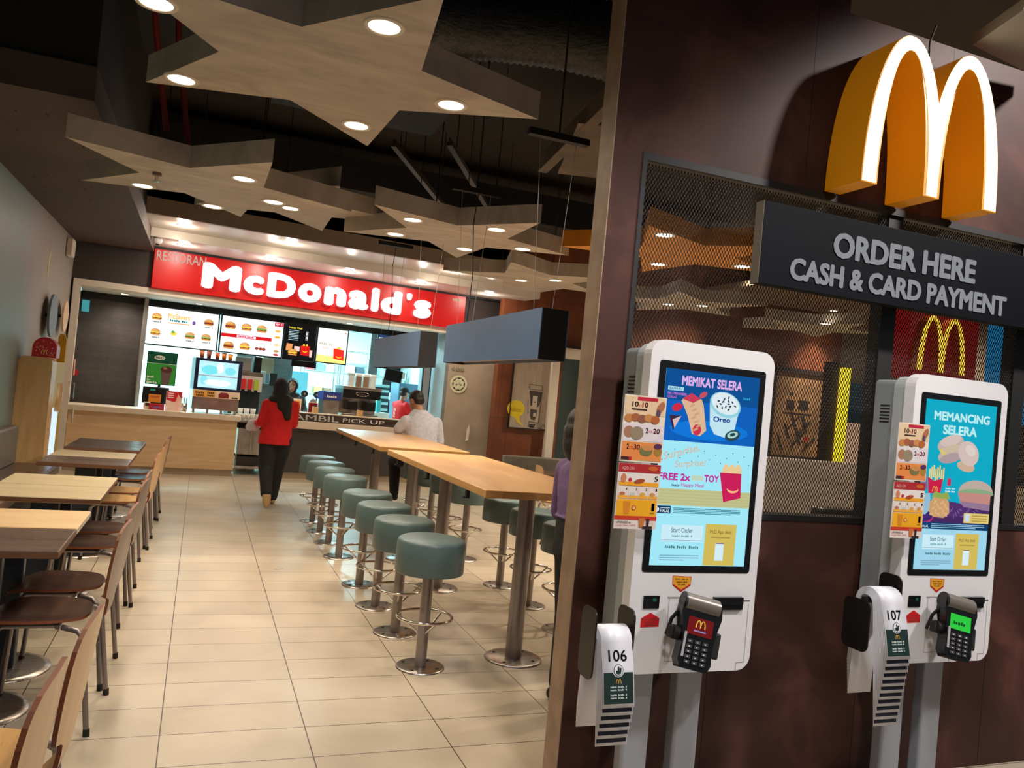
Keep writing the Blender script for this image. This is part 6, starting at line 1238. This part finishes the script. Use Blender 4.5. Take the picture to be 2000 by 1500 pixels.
b = MB(); loft(b, [(0, 0, 0.72, 0.155, 0.12), (0, 0, 0.86, 0.16, 0.12)], BLK)
for h, k_, a in LEGS: capsule(b, (h[0], h[1], 0.80), 0.118, k_, 0.092, BLK); capsule(b, k_, 0.090, (a[0], a[1], a[2]+0.0), 0.070, BLK)
organic(b, 'trousers', t, BLK, 0.010, 4, 0.008)
b = MB(); ellipsoid(b, (-0.005, 0.012, 1.455), 0.095, 0.108, 0.112, BLK2); capsule(b, (-0.005, -0.02, 1.42), 0.09, (0.0, -0.01, 1.33), 0.11, BLK2); ellipsoid(b, (0.01, -0.015, 1.30), 0.155, 0.115, 0.075, BLK2)
capsule(b, (0.05, -0.09, 1.28), 0.085, (0.085, -0.145, 1.09), 0.042, BLK2); capsule(b, (0.03, -0.08, 1.30), 0.08, (0.02, -0.10, 1.22), 0.07, BLK2)
sc_ = organic(b, 'head_scarf', t, BLK2, 0.009, 4, 0.010)
TAN = mat((190, 150, 100), 0.6, name='tan_sole'); b = MB(); R_ = Matrix.Rotation(math.radians(62), 3, 'X') @ Matrix.Rotation(0, 3, 'Z')
ellipsoid(b, (-0.085, -0.25, 0.125), 0.052, 0.130, 0.032, TAN, R=Matrix.Rotation(math.radians(66), 3, 'X')); organic(b, 'shoe', t, TAN, 0.007, 2)
b = MB(); capsule(b, (0.04, 0.08, 0.035), 0.036, (0.045, 0.22, 0.028), 0.028, TAN); organic(b, 'shoe', t, TAN, 0.007, 2)
b = MB(); ellipsoid(b, (0, 0, 0), 0.085, 0.05, 0.075, WHITEP); capsule(b, (0.04, 0, 0.03), 0.04, (0.06, 0, 0.09), 0.012, WHITEP); ellipsoid(b, (-0.05, 0.0, -0.03), 0.05, 0.04, 0.05, WHITEP)
bag = organic(b, 'carrier_bag', None, CLOTH((226, 216, 220), 'white_plastic_bag'), 0.007, 2, 0.02); bag.location = (0.665, 10.46, 0.95); tag(bag, 'crumpled white plastic bag held at the left side of the red-topped person', 'bag')

# man leaning at the far end of the high table, seen from behind
t = thing('person', 'person with short dark hair and pale grey shirt leaning on the far high table', 'person', (2.455, 9.13, 0), math.radians(14))
b = MB(); head(b, (-0.03, 0.16, 1.44), SKIN, math.radians(15), math.radians(-22)); capsule(b, (-0.01, 0.06, 1.28), 0.06, (-0.02, 0.12, 1.38), 0.056, SKIN)
loft(b, [(0, -0.03, 0.76, 0.17, 0.13), (0, 0, 0.9, 0.155, 0.11), (0, 0.02, 1.06, 0.165, 0.11), (0, 0.04, 1.2, 0.18, 0.1), (0, 0.05, 1.29, 0.1, 0.07)], SKIN)
ARM = [((-0.19, 0.05, 1.19), (-0.25, 0.10, 1.09), (-0.13, 0.32, 1.09)), ((0.205, 0.04, 1.19), (0.27, 0.03, 0.94), (0.20, 0.22, 0.86))]
for s_, e_, w_ in ARM: capsule(b, s_, 0.052, e_, 0.042, SKIN); capsule(b, e_, 0.04, w_, 0.028, SKIN)
hand(b, ARM[0][2], (0.2, 0.9, 0), (0.2, 0, -1), (1, 0, 0), SKIN, 0.5); hand(b, ARM[1][2], (-0.4, 0.8, -0.2), (0, 0, -1), (-1, 0, 0.2), SKIN, 0.5)
LEGS = [((-0.09, 0.0, 0.80), (-0.13, 0.36, 0.70), (-0.16, 0.24, 0.34)), ((0.09, 0.0, 0.80), (0.12, 0.36, 0.68), (0.10, 0.22, 0.34))]
for h, k_, a in LEGS: capsule(b, h, 0.085, k_, 0.06, SKIN); capsule(b, k_, 0.055, a, 0.04, SKIN)
organic(b, 'body', t, SKIN, 0.010)
b = MB(); loft(b, [(0, -0.045, 0.72, 0.205, 0.165), (0, -0.025, 0.86, 0.20, 0.155), (0, 0.0, 1.0, 0.195, 0.14), (0, 0.02, 1.13, 0.205, 0.135), (0, 0.035, 1.215, 0.215, 0.12), (-0.005, 0.05, 1.29, 0.14, 0.09), (-0.01, 0.07, 1.34, 0.075, 0.065)], GRW)
capsule(b, ARM[0][0], 0.078, (-0.245, 0.10, 1.10), 0.068, GRW); capsule(b, ARM[1][0], 0.078, (0.262, 0.03, 0.99), 0.066, GRW); organic(b, 'shirt', t, GRW, 0.010, 4, 0.010)
b = MB(); loft(b, [(0, -0.02, 0.745, 0.185, 0.15), (0, -0.02, 0.84, 0.18, 0.14)], BLK)
for h, k_, a in LEGS: capsule(b, h, 0.105, k_, 0.08, BLK); capsule(b, k_, 0.076, a, 0.056, BLK)
organic(b, 'trousers', t, BLK, 0.010, 4, 0.008)
Rh = Matrix.Rotation(math.radians(15), 3, 'Z') @ Matrix.Rotation(math.radians(-22), 3, 'X'); hc = Vector((-0.03, 0.16, 1.44))
b = MB(); ellipsoid(b, hc+Rh@Vector((0, -0.022, 0.040)), 0.083, 0.094, 0.088, HAIR, R=Rh); ellipsoid(b, hc+Rh@Vector((0, -0.055, -0.01)), 0.074, 0.056, 0.062, HAIR, R=Rh); organic(b, 'hair', t, HAIR, 0.008, 2, 0.008)
for h, k_, a in LEGS:
    b = MB(); capsule(b, (a[0], a[1]-0.03, a[2]-0.05), 0.04, (a[0], a[1]+0.14, a[2]-0.06), 0.03, BLACKM); organic(b, 'shoe', t, mat((30, 26, 26), 0.4, name='dark_shoe'), 0.008, 2)

# staff member with scarf behind the pick-up counter, facing the camera
def standing(lab, loc, rz, top, topm, headw, sleeves, armpose, s=1.0, legs=True, hem=0.78):
    t = thing('person', lab, 'person', loc, rz); t.scale = (s, s, s)
    b = MB(); R, T = head(b, headw[0], SKIN, headw[1], headw[2]); hx, hy, hz = headw[0]; capsule(b, (0, 0, hz-0.17), 0.05, (hx, hy-0.01, hz-0.04), 0.05, SKIN); z = hz-0.16
    loft(b, [(0, 0, 0.82, 0.15, 0.10), (0, 0, z-0.32, 0.13, 0.09), (0, 0, z-0.16, 0.15, 0.095), (0, 0, z-0.04, 0.15, 0.08), (0, 0, z, 0.08, 0.06)], SKIN)
    for s_, e_, w_ in armpose: capsule(b, s_, 0.045, e_, 0.036, SKIN); capsule(b, e_, 0.035, w_, 0.025, SKIN)
    for sg, (s_, e_, w_) in zip((-1, 1), armpose):
        d = (Vector(w_)-Vector(e_)).normalized(); hand(b, w_, d, (-sg*0.6, 0, -0.5), (-sg, 0.2, 0.3), SKIN, 0.6)
    LG = [((-0.08, 0, 0.84), (-0.09, 0.02, 0.46), (-0.09, 0.0, 0.09)), ((0.08, 0, 0.84), (0.09, 0.03, 0.46), (0.10, 0.02, 0.09))]
    for h, k_, a in LG: capsule(b, h, 0.075, k_, 0.052, SKIN); capsule(b, k_, 0.05, a, 0.034, SKIN)
    organic(b, 'body', t, SKIN, 0.009); eyes(t, T, R)
    b = MB(); loft(b, [(0, 0, hem, 0.185, 0.135), (0, 0, z-0.32, 0.165, 0.12), (0, 0, z-0.16, 0.18, 0.12), (0, 0, z-0.06, 0.19, 0.105), (0, 0, z-0.01, 0.12, 0.085), (0, 0, z+0.025, 0.065, 0.058)], topm)
    for s_, e_, w_ in armpose:
        s_, e_, w_ = Vector(s_), Vector(e_), Vector(w_); capsule(b, s_, 0.066, s_+(e_-s_)*(1 if sleeves > 0.5 else 0.75), 0.055, topm)
        if sleeves > 0.5: capsule(b, e_, 0.052, e_+(w_-e_)*0.85, 0.038, topm)
    organic(b, top, t, topm, 0.010, 4, 0.010)
    b = MB(); loft(b, [(0, 0, 0.76, 0.17, 0.13), (0, 0, max(0.9, hem+0.03), 0.165, 0.12)], BLK)
    for h, k_, a in LG: capsule(b, (h[0], h[1], 0.82), 0.095, k_, 0.068, BLK); capsule(b, k_, 0.066, a, 0.052, BLK)
    organic(b, 'trousers', t, BLK, 0.011, 3)
    for h, k_, a in LG:
        b = MB(); capsule(b, (a[0], a[1]-0.03, 0.038), 0.038, (a[0], a[1]+0.13, 0.03), 0.03, BLACKM); organic(b, 'shoe', t, mat((30, 26, 26), 0.4, name='dark_shoe'), 0.008, 2)
    return t, R, T
z0 = 1.24; p = CF(2.44, 1.28)
t, R, T = standing('person in a black scarf and grey uniform behind the pick-up counter, facing the camera', p, PI+math.radians(-2), 'uniform', CLOTH((74, 70, 72), 'grey_uniform'), ((0, 0.02, 1.46), math.radians(-10), math.radians(-12)), 1.0,
    [((-0.17, 0, 1.24), (-0.24, 0.05, 1.02), (-0.12, 0.24, 1.0)), ((0.17, 0, 1.24), (0.24, 0.05, 1.02), (0.12, 0.24, 1.0))])
b = MB(); ellipsoid(b, (0, -0.018, 1.490), 0.094, 0.098, 0.102, BLK2)
for i in range(13):
    a = math.radians(-20+220*i/12)
    capsule(b, T((0.076*math.cos(a), 0.035, 0.0+0.088*math.sin(a))), 0.022, T((0.07*math.cos(a), -0.03, 0.0+0.08*math.sin(a))), 0.03, BLK2, 8)
capsule(b, T((-0.062, 0.03, -0.02)), 0.026, T((-0.03, 0.04, -0.118)), 0.03, BLK2); capsule(b, T((0.062, 0.03, -0.02)), 0.026, T((0.03, 0.04, -0.118)), 0.03, BLK2); ellipsoid(b, (0, 0.01, 1.30), 0.14, 0.105, 0.065, BLK2); organic(b, 'head_scarf', t, BLK2, 0.009, 3, 0.006)

# capped staff member in red, in profile
p = CF(4.50, 1.45); t, R, T = standing('person in a red polo and black cap working behind the pick-up counter', p, math.radians(-70), 'polo', REDC, ((0.0, 0.05, 1.50), math.radians(10), math.radians(-14)), 0.0,
    [((-0.18, 0, 1.28), (-0.22, 0.12, 1.06), (-0.15, 0.34, 1.04)), ((0.18, 0, 1.28), (0.22, 0.12, 1.06), (0.15, 0.34, 1.04))])
b = MB(); ellipsoid(b, T((0, -0.012, 0.045)), 0.083, 0.10, 0.075, BLK2, R=R); ellipsoid(b, T((0, 0.10, 0.045)), 0.062, 0.06, 0.012, BLK2, R=R); organic(b, 'cap', t, BLK2, 0.008, 2)
b = MB(); ellipsoid(b, T((0, -0.04, -0.01)), 0.077, 0.065, 0.06, HAIR, R=R); organic(b, 'hair', t, HAIR, 0.008, 2)
b = MB(); ellipsoid(b, T((0, 0.062, -0.058)), 0.056, 0.050, 0.048, WHITEP, R=R); organic(b, 'face_mask', t, CLOTH((206, 214, 220), 'mask_cloth'), 0.007, 2)
b = MB(); capsule(b, (-0.075, -0.025, 1.335), 0.016, (0.075, -0.025, 1.335), 0.016, WHITEP); capsule(b, (-0.075, -0.02, 1.335), 0.015, (-0.05, 0.07, 1.32), 0.014, WHITEP); capsule(b, (0.075, -0.02, 1.335), 0.015, (0.05, 0.07, 1.32), 0.014, WHITEP); organic(b, 'collar', t, CLOTH((214, 160, 150), 'pale_collar'), 0.007, 2)
b = MB(); PR = mat((236, 150, 130), 0.6, name='back_print')
b.E(0, 1.20, 0.03, 0.02, PR, -0.128); b.E(-0.02, 1.18, 0.018, 0.018, PR, -0.128); b.E(0.02, 1.18, 0.018, 0.018, PR, -0.128); b.R(-0.03, -0.018, 1.06, 1.17, PR, -0.132); b.R(0.018, 0.03, 1.06, 1.17, PR, -0.132); b.R(-0.03, 0.03, 1.05, 1.06, PR, -0.133); b.R(-0.01, 0.01, 1.10, 1.13, PR, -0.132); b.build('back_print', t)

# person in purple passing behind the pillar
t, R, T = standing('person in a purple shirt walking behind the dark pillar, mostly hidden', (1.925, 3.75, 0), math.radians(-72), 'shirt', PUR, ((0.0, -0.045, 1.43), 0.0, math.radians(-5)), 1.0,
    [((-0.17, 0, 1.20), (-0.235, 0.04, 0.97), (-0.20, 0.22, 0.90)), ((0.17, 0, 1.20), (0.23, -0.08, 0.97), (0.2, 0.02, 0.80))], 1.0, hem=0.97)
b = MB(); ellipsoid(b, T((0, -0.018, 0.03)), 0.094, 0.108, 0.098, HAIR, R=R); ellipsoid(b, T((0, -0.055, -0.07)), 0.084, 0.070, 0.11, HAIR, R=R); ellipsoid(b, T((0, -0.05, -0.02)), 0.090, 0.082, 0.09, HAIR, R=R); organic(b, 'hair', t, HAIR, 0.008, 2, 0.006)
